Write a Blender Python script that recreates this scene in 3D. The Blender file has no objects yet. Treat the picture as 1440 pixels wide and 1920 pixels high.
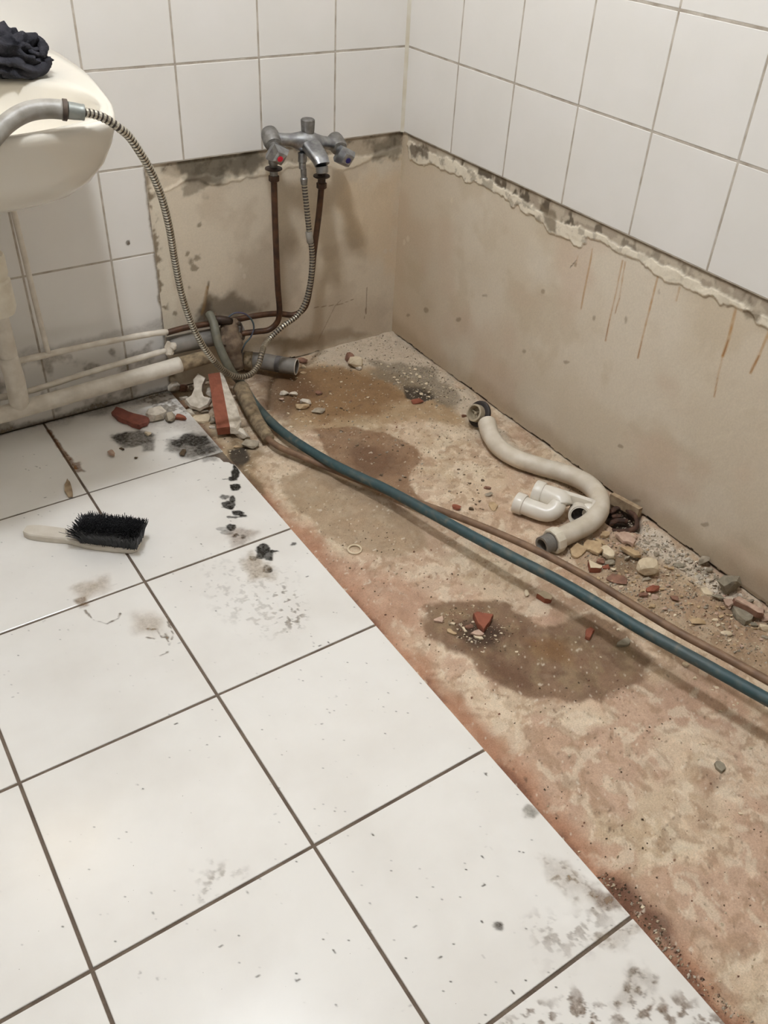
import bpy, bmesh, math, random
import numpy as np
from mathutils import Vector, Matrix

# ------------------------------------------------------------------ camera, world, light, exposure
SC = bpy.context.scene
COL = SC.collection
CAM = np.array([-1.3856, -1.9569, 1.2015])
F_PX, CX, CY = 1634.03, 731.22, 958.65
PITCH, YAW, ROLL = 0.6674, 0.6290, 0.0643
_f = np.array([math.sin(YAW) * math.cos(PITCH), math.cos(YAW) * math.cos(PITCH), -math.sin(PITCH)])
_r = np.cross(_f, [0, 0, 1]); _r /= np.linalg.norm(_r)
_u = np.cross(_r, _f)
RIGHT = _r * math.cos(ROLL) + _u * math.sin(ROLL)
UP = _u * math.cos(ROLL) - _r * math.sin(ROLL)
FWD = _f
cam_data = bpy.data.cameras.new('camera')
cam = bpy.data.objects.new('camera', cam_data)
COL.objects.link(cam)
m = Matrix.Identity(4)
for i in range(3):
    m[i][0], m[i][1], m[i][2], m[i][3] = RIGHT[i], UP[i], -FWD[i], CAM[i]
cam.matrix_world = m
cam_data.sensor_fit = 'HORIZONTAL'
cam_data.sensor_width = 36.0
cam_data.lens = 36.0 * F_PX / 1440
cam_data.shift_x = -(CX - 720) / 1440
cam_data.shift_y = (CY - 960) / 1440
cam_data.clip_start = 0.02
SC.camera = cam

world = bpy.data.worlds.new('world')
SC.world = world
world.use_nodes = True
world.node_tree.nodes['Background'].inputs[0].default_value = (0.80, 0.86, 1.0, 1)
world.node_tree.nodes['Background'].inputs[1].default_value = 0.05

LAMP_POS = (-1.05, -1.00, 2.36)
LAMP_STRENGTH = 282.0
WALL_LAMP_STRENGTH = 17.0
SC.view_settings.view_transform = 'Standard'
SC.view_settings.look = 'None'
SC.view_settings.exposure = 0.0
SC.view_settings.gamma = 1.0
SC.view_settings.use_curve_mapping = False
try:
    SC.cycles.use_denoising = True
    SC.cycles.max_bounces = 10
    SC.cycles.diffuse_bounces = 6
    SC.cycles.caustics_reflective = False
    SC.cycles.caustics_refractive = False
    SC.cycles.sample_clamp_indirect = 6.0
except Exception:
    pass

# ------------------------------------------------------------------ measured points (surveyed from the photograph onto real planes)
def ray(x, y):
    return (x - CX) / F_PX * RIGHT - (y - CY) / F_PX * UP + FWD
def on(x, y, axis, v):
    d = ray(x, y)
    return CAM + (v - CAM[axis]) / d[axis] * d
def fl(x, y, z=0.0): return on(x, y, 2, z)       # on a horizontal plane
def wa(x, y, d=0.0): return on(x, y, 1, -d)      # on a plane d in front of the tap wall
def wb(x, y, d=0.0): return on(x, y, 0, -d)      # on a plane d in front of the long wall
def scale_at(P): return F_PX / float(np.dot(np.asarray(P) - CAM, FWD))   # pixels per metre there

H, T, S = 0.5726, 0.20, 0.3348                   # plaster height, wall tile, floor tile
FX0, FY0, FXE = -1.0347, -0.3313, -0.7073        # floor joints and the edge of the tiling
ZC = -0.010                                      # bare concrete level
rng = np.random.default_rng(7)
random.seed(7)

# ------------------------------------------------------------------ helpers: colour, noise, masks
def lin(c):
    c = np.asarray(c, float) / 255.0
    return np.where(c <= 0.04045, c / 12.92, ((c + 0.055) / 1.055) ** 2.4)
def rgba(c):
    return tuple(float(v) for v in lin(c)) + (1.0,)
_tab = np.random.default_rng(3).random((512, 512))
def vnoise(u, v, s):
    u = u + s * 17.31; v = v + s * 9.77
    iu, iv = np.floor(u).astype(int), np.floor(v).astype(int)
    fu, fv = u - iu, v - iv
    fu = fu * fu * (3 - 2 * fu); fv = fv * fv * (3 - 2 * fv)
    a = _tab[iu % 512, iv % 512]; b = _tab[(iu + 1) % 512, iv % 512]
    c = _tab[iu % 512, (iv + 1) % 512]; d = _tab[(iu + 1) % 512, (iv + 1) % 512]
    return (a * (1 - fu) + b * fu) * (1 - fv) + (c * (1 - fu) + d * fu) * fv
def fbm(u, v, freq, octv=4, s=0):
    t = 0; a = 1.0; n = 0
    for k in range(octv):
        t = t + a * vnoise(u * freq * 2 ** k, v * freq * 2 ** k, s + k * 3.7); n += a; a *= 0.55
    return t / n
def sstep(x, a, b):
    t = np.clip((x - a) / (b - a), 0, 1)
    return t * t * (3 - 2 * t)
def poly_sd(U, V, poly):
    """signed distance to a polygon, negative inside"""
    P = np.asarray(poly, float)
    best = np.full(U.shape, 1e9); inside = np.zeros(U.shape, bool)
    for i in range(len(P)):
        x0, y0 = P[i]; x1, y1 = P[(i + 1) % len(P)]
        dx, dy = x1 - x0, y1 - y0
        t = np.clip(((U - x0) * dx + (V - y0) * dy) / (dx * dx + dy * dy + 1e-12), 0, 1)
        best = np.minimum(best, np.hypot(U - x0 - t * dx, V - y0 - t * dy))
        c = ((y0 > V) != (y1 > V)) & (U < (x1 - x0) * (V - y0) / (y1 - y0 + 1e-15) + x0)
        inside ^= c
    return np.where(inside, -best, best)
def line_d(U, V, pts):
    P = np.asarray(pts, float)
    best = np.full(U.shape, 1e9)
    for i in range(len(P) - 1):
        x0, y0 = P[i]; x1, y1 = P[i + 1]
        dx, dy = x1 - x0, y1 - y0
        t = np.clip(((U - x0) * dx + (V - y0) * dy) / (dx * dx + dy * dy + 1e-12), 0, 1)
        best = np.minimum(best, np.hypot(U - x0 - t * dx, V - y0 - t * dy))
    return best

def ell(x, y, a, b, n=10):
    return [(x + a * math.cos(t * 2 * math.pi / n), y + b * math.sin(t * 2 * math.pi / n)) for t in range(n)]

# ------------------------------------------------------------------ helpers: objects
def wloc(o):
    l = np.zeros(3)
    while o is not None:
        l += np.array(o.location); o = o.parent
    return l
def build(name, verts, faces, mats, parent=None, loc=None, smooth=False, mat_idx=None):
    me = bpy.data.meshes.new(name)
    base = np.asarray(loc if loc is not None else (0, 0, 0), float)
    if parent is not None: base = wloc(parent); 
    v = np.asarray(verts, float) - base
    me.from_pydata(v.tolist(), [], faces)
    for mt in (mats if isinstance(mats, (list, tuple)) else [mats]): me.materials.append(mt)
    if mat_idx is not None: me.polygons.foreach_set('material_index', np.asarray(mat_idx, np.int32))
    if smooth: me.polygons.foreach_set('use_smooth', np.ones(len(me.polygons), bool))
    me.update()
    o = bpy.data.objects.new(name, me)
    COL.objects.link(o)
    if parent is not None: o.parent = parent
    elif loc is not None: o.location = tuple(base)
    return o
def set_cols(o, cols, name='Col'):
    a = o.data.color_attributes.new(name, 'FLOAT_COLOR', 'POINT')
    c = np.ones((len(cols), 4), np.float32); c[:, :cols.shape[1]] = cols
    a.data.foreach_set('color', c.ravel())
def tag(o, label=None, cat=None, group=None, kind=None):
    if label: o['label'] = label
    if cat: o['category'] = cat
    if group: o['group'] = group
    if kind: o['kind'] = kind
    return o
def thing(name, loc, label, cat, group=None):
    o = bpy.data.objects.new(name, None)
    o.empty_display_size = 0.03
    COL.objects.link(o); o.location = tuple(float(v) for v in loc)
    return tag(o, label, cat, group)
def boxes(lst):
    V, Fc = [], []
    for (x0, x1, y0, y1, z0, z1) in lst:
        b = len(V)
        V += [(x0, y0, z0), (x1, y0, z0), (x1, y1, z0), (x0, y1, z0), (x0, y0, z1), (x1, y0, z1), (x1, y1, z1), (x0, y1, z1)]
        Fc += [tuple(b + k for k in q) for q in ((0, 3, 2, 1), (4, 5, 6, 7), (0, 1, 5, 4), (1, 2, 6, 5), (2, 3, 7, 6), (3, 0, 4, 7))]
    return V, Fc
def grid(us, vs, fn):
    U, V = np.meshgrid(us, vs, indexing='ij')
    nu, nv = len(us), len(vs)
    idx = np.arange(nu * nv).reshape(nu, nv)
    Fq = np.stack([idx[:-1, :-1], idx[1:, :-1], idx[1:, 1:], idx[:-1, 1:]], -1).reshape(-1, 4)
    return U.ravel(), V.ravel(), Fq
def crom(pts, n=8):
    P = np.asarray(pts, float)
    P = np.vstack([2 * P[0] - P[1], P, 2 * P[-1] - P[-2]])
    out = []
    for i in range(1, len(P) - 2):
        p0, p1, p2, p3 = P[i - 1:i + 3]
        d = [max(np.linalg.norm(b - a), 1e-6) ** 0.5 for a, b in ((p0, p1), (p1, p2), (p2, p3))]
        m1 = ((p1 - p0) / d[0] - (p2 - p0) / (d[0] + d[1]) + (p2 - p1) / d[1]) * d[1]
        m2 = ((p2 - p1) / d[1] - (p3 - p1) / (d[1] + d[2]) + (p3 - p2) / d[2]) * d[1]
        for k in range(n):
            t = k / n
            out.append((2 * t**3 - 3 * t**2 + 1) * p1 + (t**3 - 2 * t**2 + t) * m1 + (-2 * t**3 + 3 * t**2) * p2 + (t**3 - t**2) * m2)
    out.append(P[-2])
    return np.array(out)
def resample(P, step):
    d = np.r_[0, np.cumsum(np.linalg.norm(np.diff(P, axis=0), axis=1))]
    n = max(2, int(round(d[-1] / step)) + 1)
    s = np.linspace(0, d[-1], n)
    return np.stack([np.interp(s, d, P[:, k]) for k in range(3)], 1), s
def frames(P):
    Tn = np.gradient(P, axis=0); Tn /= np.linalg.norm(Tn, axis=1)[:, None] + 1e-12
    a = np.array([0, 0, 1.0]) if abs(Tn[0][2]) < 0.9 else np.array([1.0, 0, 0])
    N = np.zeros_like(P); n = a - Tn[0] * np.dot(a, Tn[0]); N[0] = n / np.linalg.norm(n)
    for i in range(1, len(P)):
        n = N[i - 1] - Tn[i] * np.dot(N[i - 1], Tn[i]); N[i] = n / (np.linalg.norm(n) + 1e-12)
    return Tn, N, np.cross(Tn, N)
def sweep(P, R, sides=12, cap=True, squash=None):
    """rings of radius R[i] around path P"""
    P = np.asarray(P, float); R = np.broadcast_to(np.asarray(R, float), (len(P),))
    Tn, N, B = frames(P)
    a = np.linspace(0, 2 * np.pi, sides, endpoint=False)
    V = (P[:, None, :] + R[:, None, None] * (np.cos(a)[None, :, None] * N[:, None, :] + np.sin(a)[None, :, None] * B[:, None, :])).reshape(-1, 3)
    Fc = []
    for i in range(len(P) - 1):
        for k in range(sides):
            k2 = (k + 1) % sides
            Fc.append((i * sides + k, i * sides + k2, (i + 1) * sides + k2, (i + 1) * sides + k))
    if cap:
        Fc.append(tuple(range(sides))[::-1])
        e = (len(P) - 1) * sides
        Fc.append(tuple(range(e, e + sides)))
    return V, Fc
def tube(name, pts, r, mt, parent=None, loc=None, sides=12, step=0.012, curved=True, cap=True, wob=0.0):
    P = crom(pts, 10) if curved and len(pts) > 2 else np.asarray(pts, float)
    P, s = resample(P, step)
    if callable(r): R = np.array([r(t) for t in s / s[-1]])
    else: R = np.full(len(P), float(r))
    if wob: R = R * (1 + wob * (vnoise(s * 60, s * 0 + r if not callable(r) else s * 0, 5) - 0.5))
    V, Fc = sweep(P, R, sides, cap)
    return build(name, V, Fc, mt, parent, loc, smooth=True)
def axis_frame(d):
    d = np.asarray(d, float); d = d / np.linalg.norm(d)
    a = np.array([0, 0, 1.0]) if abs(d[2]) < 0.9 else np.array([1.0, 0, 0])
    n = np.cross(a, d); n /= np.linalg.norm(n)
    return d, n, np.cross(d, n)
def lathe_vf(o, d, prof, sides=24, cap=True, alt=None, phase=0.0):
    """prof: list of (radius, distance along d)"""
    d, n, b = axis_frame(d); o = np.asarray(o, float)
    a = np.linspace(0, 2 * np.pi, sides, endpoint=False) + phase
    k = np.ones(sides)
    if alt is not None: k[1::2] = alt
    V = []
    for (r, h) in prof:
        V += list(o + d * h + r * (np.cos(a) * k)[:, None] * n + r * (np.sin(a) * k)[:, None] * b)
    Fc = []
    for i in range(len(prof) - 1):
        for j in range(sides):
            j2 = (j + 1) % sides
            Fc.append((i * sides + j, i * sides + j2, (i + 1) * sides + j2, (i + 1) * sides + j))
    if cap:
        Fc.append(tuple(range(sides))[::-1]); e = (len(prof) - 1) * sides
        Fc.append(tuple(range(e, e + sides)))
    return V, Fc
def lathe(name, o, d, prof, mt, parent=None, loc=None, sides=24, cap=True, alt=None, smooth=True, phase=0.0):
    V, Fc = lathe_vf(o, d, prof, sides, cap, alt, phase)
    ob = build(name, V, Fc, mt, parent, loc, smooth=smooth)
    if smooth: sharp(ob)
    return ob
def sharp(o, ang=0.7):
    bm = bmesh.new(); bm.from_mesh(o.data)
    for e in bm.edges:
        if len(e.link_faces) == 2 and e.calc_face_angle(0) > ang: e.smooth = False
    bm.to_mesh(o.data); bm.free()
    return o
def merge(parts):
    V, Fc = [], []
    for v, f in parts:
        b = len(V); V += [tuple(q) for q in v]; Fc += [tuple(i + b for i in q) for q in f]
    return V, Fc
def hull(points):
    bm = bmesh.new()
    for p in points: bm.verts.new(p)
    g = bmesh.ops.convex_hull(bm, input=bm.verts[:])
    bmesh.ops.delete(bm, geom=[v for v in bm.verts if not v.link_faces], context='VERTS')
    bm.verts.index_update()
    V = [tuple(v.co) for v in bm.verts]; Fc = [tuple(v.index for v in f.verts) for f in bm.faces]
    bm.free()
    return V, Fc

# ------------------------------------------------------------------ materials (all node based)
def nodes_of(mt):
    mt.use_nodes = True
    nt = mt.node_tree
    return nt, nt.nodes, nt.links, nt.nodes['Principled BSDF']
def mat(name, c, rough=0.6, metal=0.0, c2=None, scale=40.0, detail=4.0, lo=0.35, hi=0.65, bump=0.0, bscale=120.0, spec=0.5, coord='Object', rough2=None):
    mt = bpy.data.materials.new(name)
    nt, N, L, P = nodes_of(mt)
    P.inputs['Roughness'].default_value = rough
    P.inputs['Metallic'].default_value = metal
    P.inputs['Specular IOR Level'].default_value = spec
    tc = N.new('ShaderNodeTexCoord')
    geo = N.new('ShaderNodeNewGeometry')
    src = geo.outputs['Position'] if coord == 'World' else tc.outputs[coord]
    c2 = c if c2 is None else c2
    nz = N.new('ShaderNodeTexNoise'); nz.inputs['Scale'].default_value = scale; nz.inputs['Detail'].default_value = detail
    L.new(src, nz.inputs['Vector'])
    rp = N.new('ShaderNodeValToRGB')
    rp.color_ramp.elements[0].position = lo; rp.color_ramp.elements[0].color = rgba(c)
    rp.color_ramp.elements[1].position = hi; rp.color_ramp.elements[1].color = rgba(c2)
    L.new(nz.outputs['Fac'], rp.inputs['Fac']); L.new(rp.outputs['Color'], P.inputs['Base Color'])
    if rough2 is not None:
        mr = N.new('ShaderNodeMapRange'); mr.inputs['To Min'].default_value = rough; mr.inputs['To Max'].default_value = rough2
        L.new(nz.outputs['Fac'], mr.inputs['Value']); L.new(mr.outputs['Result'], P.inputs['Roughness'])
    if bump:
        nb = N.new('ShaderNodeTexNoise'); nb.inputs['Scale'].default_value = bscale; nb.inputs['Detail'].default_value = 5.0
        L.new(src, nb.inputs['Vector'])
        bp = N.new('ShaderNodeBump'); bp.inputs['Strength'].default_value = bump; bp.inputs['Distance'].default_value = 0.004
        L.new(nb.outputs['Fac'], bp.inputs['Height']); L.new(bp.outputs['Normal'], P.inputs['Normal'])
    return mt
def attr_mat(name, rough=0.85, grain=0.12, gscale=420.0, bump=0.35, bscale=220.0, spec=0.3, speck=None):
    """colour from the 'Col' attribute with fine procedural grain over it"""
    mt = bpy.data.materials.new(name)
    nt, N, L, P = nodes_of(mt)
    P.inputs['Roughness'].default_value = rough; P.inputs['Specular IOR Level'].default_value = spec
    at = N.new('ShaderNodeAttribute'); at.attribute_name = 'Col'
    geo = N.new('ShaderNodeNewGeometry')
    nz = N.new('ShaderNodeTexNoise'); nz.inputs['Scale'].default_value = gscale; nz.inputs['Detail'].default_value = 3.0
    L.new(geo.outputs['Position'], nz.inputs['Vector'])
    mr = N.new('ShaderNodeMapRange'); mr.inputs['From Min'].default_value = 0.25; mr.inputs['From Max'].default_value = 0.75
    mr.inputs['To Min'].default_value = 1 - grain; mr.inputs['To Max'].default_value = 1 + grain
    L.new(nz.outputs['Fac'], mr.inputs['Value'])
    vm = N.new('ShaderNodeVectorMath'); vm.operation = 'SCALE'
    L.new(at.outputs['Color'], vm.inputs[0]); L.new(mr.outputs['Result'], vm.inputs['Scale'])
    last = vm.outputs['Vector']
    if speck:
        col, sc, thr = speck
        vo = N.new('ShaderNodeTexVoronoi'); vo.inputs['Scale'].default_value = sc
        L.new(geo.outputs['Position'], vo.inputs['Vector'])
        lt = N.new('ShaderNodeMapRange'); lt.inputs['From Min'].default_value = thr; lt.inputs['From Max'].default_value = thr * 0.5
        L.new(vo.outputs['Distance'], lt.inputs['Value'])
        mx = N.new('ShaderNodeMix'); mx.data_type = 'RGBA'
        L.new(lt.outputs['Result'], mx.inputs['Factor']); L.new(last, mx.inputs['A']); mx.inputs['B'].default_value = rgba(col)
        last = mx.outputs['Result']
    L.new(last, P.inputs['Base Color'])
    nb = N.new('ShaderNodeTexNoise'); nb.inputs['Scale'].default_value = bscale; nb.inputs['Detail'].default_value = 6.0
    L.new(geo.outputs['Position'], nb.inputs['Vector'])
    bp = N.new('ShaderNodeBump'); bp.inputs['Strength'].default_value = bump; bp.inputs['Distance'].default_value = 0.003
    L.new(nb.outputs['Fac'], bp.inputs['Height']); L.new(bp.outputs['Normal'], P.inputs['Normal'])
    return mt
def film_mat(name):
    mt = bpy.data.materials.new(name)
    nt, N, L, P = nodes_of(mt)
    P.inputs['Roughness'].default_value = 0.8; P.inputs['Specular IOR Level'].default_value = 0.2
    at = N.new('ShaderNodeAttribute'); at.attribute_name = 'Col'
    geo = N.new('ShaderNodeNewGeometry')
    L.new(at.outputs['Color'], P.inputs['Base Color'])
    nz = N.new('ShaderNodeTexNoise'); nz.inputs['Scale'].default_value = 130.0; nz.inputs['Detail'].default_value = 8.0; nz.inputs['Roughness'].default_value = 0.7
    L.new(geo.outputs['Position'], nz.inputs['Vector'])
    mr = N.new('ShaderNodeMapRange'); mr.inputs['From Min'].default_value = 0.3; mr.inputs['From Max'].default_value = 0.62
    mr.inputs['To Min'].default_value = 0.55; mr.inputs['To Max'].default_value = 1.15
    L.new(nz.outputs['Fac'], mr.inputs['Value'])
    mu = N.new('ShaderNodeMath'); mu.operation = 'MULTIPLY'; mu.use_clamp = True
    L.new(at.outputs['Alpha'], mu.inputs[0]); L.new(mr.outputs['Result'], mu.inputs[1])
    L.new(mu.outputs[0], P.inputs['Alpha'])
    return mt
def tile_mat(name, c, c2, rough, speck_scale=None, speck_col=(120, 108, 95), thr=0.06):
    mt = bpy.data.materials.new(name)
    nt, N, L, P = nodes_of(mt)
    geo = N.new('ShaderNodeNewGeometry')
    nz = N.new('ShaderNodeTexNoise'); nz.inputs['Scale'].default_value = 7.0; nz.inputs['Detail'].default_value = 4.0
    L.new(geo.outputs['Position'], nz.inputs['Vector'])
    mx = N.new('ShaderNodeMix'); mx.data_type = 'RGBA'
    mx.inputs['A'].default_value = rgba(c); mx.inputs['B'].default_value = rgba(c2)
    mr = N.new('ShaderNodeMapRange'); mr.inputs['From Min'].default_value = 0.4; mr.inputs['From Max'].default_value = 0.7
    L.new(nz.outputs['Fac'], mr.inputs['Value']); L.new(mr.outputs['Result'], mx.inputs['Factor'])
    last = mx.outputs['Result']
    if speck_scale:
        vo = N.new('ShaderNodeTexVoronoi'); vo.inputs['Scale'].default_value = speck_scale
        L.new(geo.outputs['Position'], vo.inputs['Vector'])
        sep = N.new('ShaderNodeSeparateColor'); L.new(vo.outputs['Color'], sep.inputs['Color'])
        # only some cells carry a speck, of varying size
        ml = N.new('ShaderNodeMapRange'); ml.inputs['From Min'].default_value = 0.55; ml.inputs['From Max'].default_value = 1.0
        ml.inputs['To Min'].default_value = 0.0; ml.inputs['To Max'].default_value = thr
        L.new(sep.outputs['Red'], ml.inputs['Value'])
        lt = N.new('ShaderNodeMath'); lt.operation = 'LESS_THAN'
        L.new(vo.outputs['Distance'], lt.inputs[0]); L.new(ml.outputs['Result'], lt.inputs[1])
        fc = N.new('ShaderNodeMath'); fc.operation = 'MULTIPLY'; L.new(lt.outputs[0], fc.inputs[0]); L.new(sep.outputs['Green'], fc.inputs[1])
        m2 = N.new('ShaderNodeMix'); m2.data_type = 'RGBA'
        L.new(fc.outputs[0], m2.inputs['Factor']); L.new(last, m2.inputs['A']); m2.inputs['B'].default_value = rgba(speck_col)
        last = m2.outputs['Result']
    L.new(last, P.inputs['Base Color'])
    nr = N.new('ShaderNodeTexNoise'); nr.inputs['Scale'].default_value = 22.0; nr.inputs['Detail'].default_value = 5.0
    L.new(geo.outputs['Position'], nr.inputs['Vector'])
    rr = N.new('ShaderNodeMapRange'); rr.inputs['To Min'].default_value = rough * 0.75; rr.inputs['To Max'].default_value = rough * 1.3
    L.new(nr.outputs['Fac'], rr.inputs['Value']); L.new(rr.outputs['Result'], P.inputs['Roughness'])
    bp = N.new('ShaderNodeBump'); bp.inputs['Strength'].default_value = 0.05; bp.inputs['Distance'].default_value = 0.004
    L.new(nz.outputs['Fac'], bp.inputs['Height']); L.new(bp.outputs['Normal'], P.inputs['Normal'])
    return mt

M = {}
M['wall_tile'] = tile_mat('wall_tile_glaze', (222, 218, 211), (226, 222, 216), 0.20)
M['floor_tile'] = tile_mat('floor_tile_glaze', (230, 226, 219), (222, 217, 209), 0.21, 85.0)
M['wall_grout'] = mat('wall_grout', (190, 181, 168), 0.9, c2=(158, 147, 132), scale=30, bump=0.3, coord='World')
M['floor_grout'] = mat('floor_grout', (112, 98, 84), 0.95, c2=(88, 74, 62), scale=26, bump=0.5, coord='World')
M['concrete'] = attr_mat('bare_concrete', 0.9, 0.16, 380, 0.7, 170)
M['plaster'] = attr_mat('old_plaster', 0.85, 0.05, 260, 0.22, 90)
M['film'] = film_mat('grime')
M['substrate'] = mat('dark_mortar', (70, 58, 48), 0.95, c2=(48, 38, 30), scale=50, bump=0.5, coord='World')
M['paint'] = mat('white_wall_paint', (208, 206, 202), 0.8, c2=(202, 200, 196), scale=6, coord='World')
M['paint_grey'] = mat('grey_wall_paint', (142, 138, 132), 0.85, c2=(136, 132, 126), scale=6, coord='World')
M['porcelain'] = mat('porcelain', (222, 216, 203), 0.14, c2=(218, 211, 197), scale=5, spec=0.5)
M['chrome'] = mat('dull_chrome', (176, 177, 178), 0.24, 1.0, c2=(140, 140, 142), scale=60, rough2=0.42)
M['chrome_dull'] = mat('weathered_chrome', (150, 148, 144), 0.42, 0.9, c2=(118, 114, 110), scale=70, rough2=0.6)
M['hose_steel'] = mat('hose_steel', (205, 200, 186), 0.28, 0.85, c2=(176, 168, 150), scale=60)
M['hose_dark'] = mat('hose_dark_rubber', (44, 36, 30), 0.6, c2=(62, 52, 44), scale=80)
M['hose_dirty'] = mat('hose_dirty_steel', (132, 122, 102), 0.5, 0.5, c2=(112, 100, 82), scale=70)
M['grey_plastic'] = mat('grey_plastic', (150, 145, 136), 0.45, c2=(128, 122, 112), scale=55, bump=0.15)
M['satin_metal'] = mat('satin_metal', (150, 152, 145), 0.4, 0.5, c2=(132, 134, 128), scale=60)
M['bronze'] = mat('tarnished_copper', (88, 60, 41), 0.5, 0.4, c2=(62, 44, 33), scale=45, bump=0.2)
M['dark_brass'] = mat('black_brass', (70, 54, 44), 0.5, 0.5, c2=(48, 38, 32), scale=70, bump=0.3)
M['pipe_paint'] = mat('white_pipe_paint', (214, 206, 192), 0.5, c2=(196, 186, 170), scale=35, bump=0.25, bscale=70)
M['pipe_dirty'] = mat('dusty_pipe_paint', (196, 182, 160), 0.7, c2=(150, 134, 112), scale=38, bump=0.5)
M['pvc_grey'] = mat('grey_pvc', (128, 122, 114), 0.55, c2=(108, 102, 94), scale=30, bump=0.1)
M['pvc_dark'] = mat('dark_pvc_band', (98, 95, 94), 0.6, c2=(88, 84, 82), scale=40)
M['dust_pipe'] = mat('dusty_pipe', (150, 132, 104), 0.9, c2=(104, 88, 68), scale=60, bump=0.6)
M['dust'] = mat('caked_dust', (118, 100, 80), 0.95, c2=(88, 72, 58), scale=50, bump=0.8)
M['copper_floor'] = mat('brown_copper', (130, 102, 78), 0.6, 0.1, c2=(104, 80, 62), scale=30, bump=0.3)
M['white_plastic'] = mat('white_plastic', (226, 220, 208), 0.3, c2=(216, 208, 195), scale=25)
M['hose_white'] = mat('white_flexible_plastic', (216, 206, 190), 0.5, c2=(198, 186, 166), scale=30)
M['nut_plastic'] = mat('cream_plastic_nut', (218, 210, 192), 0.4, c2=(206, 196, 176), scale=40)
M['black_rubber'] = mat('black_rubber', (34, 28, 26), 0.6, c2=(46, 38, 34), scale=70)
M['inside_shade'] = mat('painted_bore_shade', (30, 24, 22), 0.7, c2=(44, 36, 32), scale=60)  # near-black colour painting the shade inside open fittings
M['cup_plastic'] = mat('grey_cup_plastic', (176, 164, 142), 0.5, c2=(160, 146, 122), scale=50)
M['terracotta'] = mat('terracotta', (144, 84, 62), 0.9, c2=(128, 72, 52), scale=50, bump=0.3)
M['terracotta_dark'] = mat('dusty_terracotta', (142, 104, 84), 0.9, c2=(116, 84, 68), scale=60, bump=0.4)
M['red_shard'] = mat('red_glazed_shard', (138, 78, 62), 0.7, c2=(116, 64, 52), scale=50, bump=0.3)
M['mortar'] = mat('white_mortar', (216, 206, 190), 0.9, c2=(184, 172, 154), scale=60, bump=0.6)
M['mortar_grey'] = mat('grey_cement', (168, 156, 137), 0.95, c2=(138, 127, 110), scale=70, bump=0.6)
M['stone'] = mat('dark_grey_stone', (152, 143, 124), 0.95, c2=(124, 115, 98), scale=60, bump=0.6)
M['flake'] = mat('beige_paint_flake', (190, 164, 128), 0.8, c2=(164, 138, 104), scale=60, bump=0.2)
M['flake_light'] = mat('pale_flake', (220, 204, 176), 0.7, c2=(200, 182, 152), scale=60, bump=0.3)
M['pink'] = mat('pinkish_plaster', (196, 168, 148), 0.9, c2=(168, 140, 122), scale=60, bump=0.4)
M['wood'] = mat('weathered_wood', (176, 154, 124), 0.8, c2=(140, 118, 92), scale=60, bump=0.3)
M['wood_dark'] = mat('dark_wood_chip', (98, 80, 58), 0.9, c2=(70, 56, 42), scale=80, bump=0.4)
M['brush_wood'] = mat('pale_brush_back', (214, 206, 192), 0.45, c2=(198, 188, 172), scale=25)
M['bristle'] = mat('black_bristle', (26, 26, 28), 0.5, c2=(38, 38, 40), scale=50)
M['cloth'] = mat('black_cloth', (40, 40, 44), 0.95, c2=(58, 57, 62), scale=45, bump=0.6, bscale=400, spec=0.1)
M['cable'] = mat('teal_cable', (66, 82, 84), 0.6, c2=(74, 64, 84), scale=24, coord='World')
M['dark_cable'] = mat('dark_cable', (62, 50, 44), 0.7, c2=(80, 66, 54), scale=60)
M['rust'] = mat('rusty_iron', (96, 66, 50), 0.8, 0.2, c2=(58, 42, 34), scale=80, bump=0.6)
M['green_hose'] = None
M['grit_pale'] = mat('pale_grit', (206, 190, 164), 0.9, c2=(176, 158, 130), scale=90)
M['grit_grey'] = mat('grey_grit', (182, 170, 152), 0.95, c2=(150, 138, 120), scale=90)
M['red_dot'] = mat('red_marker', (200, 20, 50), 0.35)
M['blue_dot'] = mat('blue_marker', (28, 26, 96), 0.35)
M['silicone'] = mat('old_silicone', (208, 202, 188), 0.5, c2=(194, 184, 162), scale=20, coord='World')

def hose_green_mat():
    mt = bpy.data.materials.new('green_hose_rubber')
    nt, N, L, P = nodes_of(mt)
    P.inputs['Roughness'].default_value = 0.55
    at = N.new('ShaderNodeAttribute'); at.attribute_name = 'Col'
    geo = N.new('ShaderNodeNewGeometry')
    nz = N.new('ShaderNodeTexNoise'); nz.inputs['Scale'].default_value = 90.0; nz.inputs['Detail'].default_value = 4.0
    L.new(geo.outputs['Position'], nz.inputs['Vector'])
    mr = N.new('ShaderNodeMapRange'); mr.inputs['To Min'].default_value = 0.7; mr.inputs['To Max'].default_value = 1.3
    L.new(nz.outputs['Fac'], mr.inputs['Value'])
    vm = N.new('ShaderNodeVectorMath'); vm.operation = 'SCALE'
    L.new(at.outputs['Color'], vm.inputs[0]); L.new(mr.outputs['Result'], vm.inputs['Scale'])
    L.new(vm.outputs['Vector'], P.inputs['Base Color'])
    return mt
M['green_hose'] = hose_green_mat()
def emit_mat(name, c, s):
    mt = bpy.data.materials.new(name)
    nt, N, L, P = nodes_of(mt)
    P.inputs['Base Color'].default_value = (0.9, 0.9, 0.88, 1)
    P.inputs['Emission Color'].default_value = tuple(c) + (1,)
    P.inputs['Emission Strength'].default_value = s
    return mt

# ------------------------------------------------------------------ the room shell
XL, YF, ZT = -2.30, -2.80, 2.50                  # far left wall, wall behind the camera, ceiling
PLX = -0.700                                     # left end of the bare plaster on the tap wall

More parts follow.
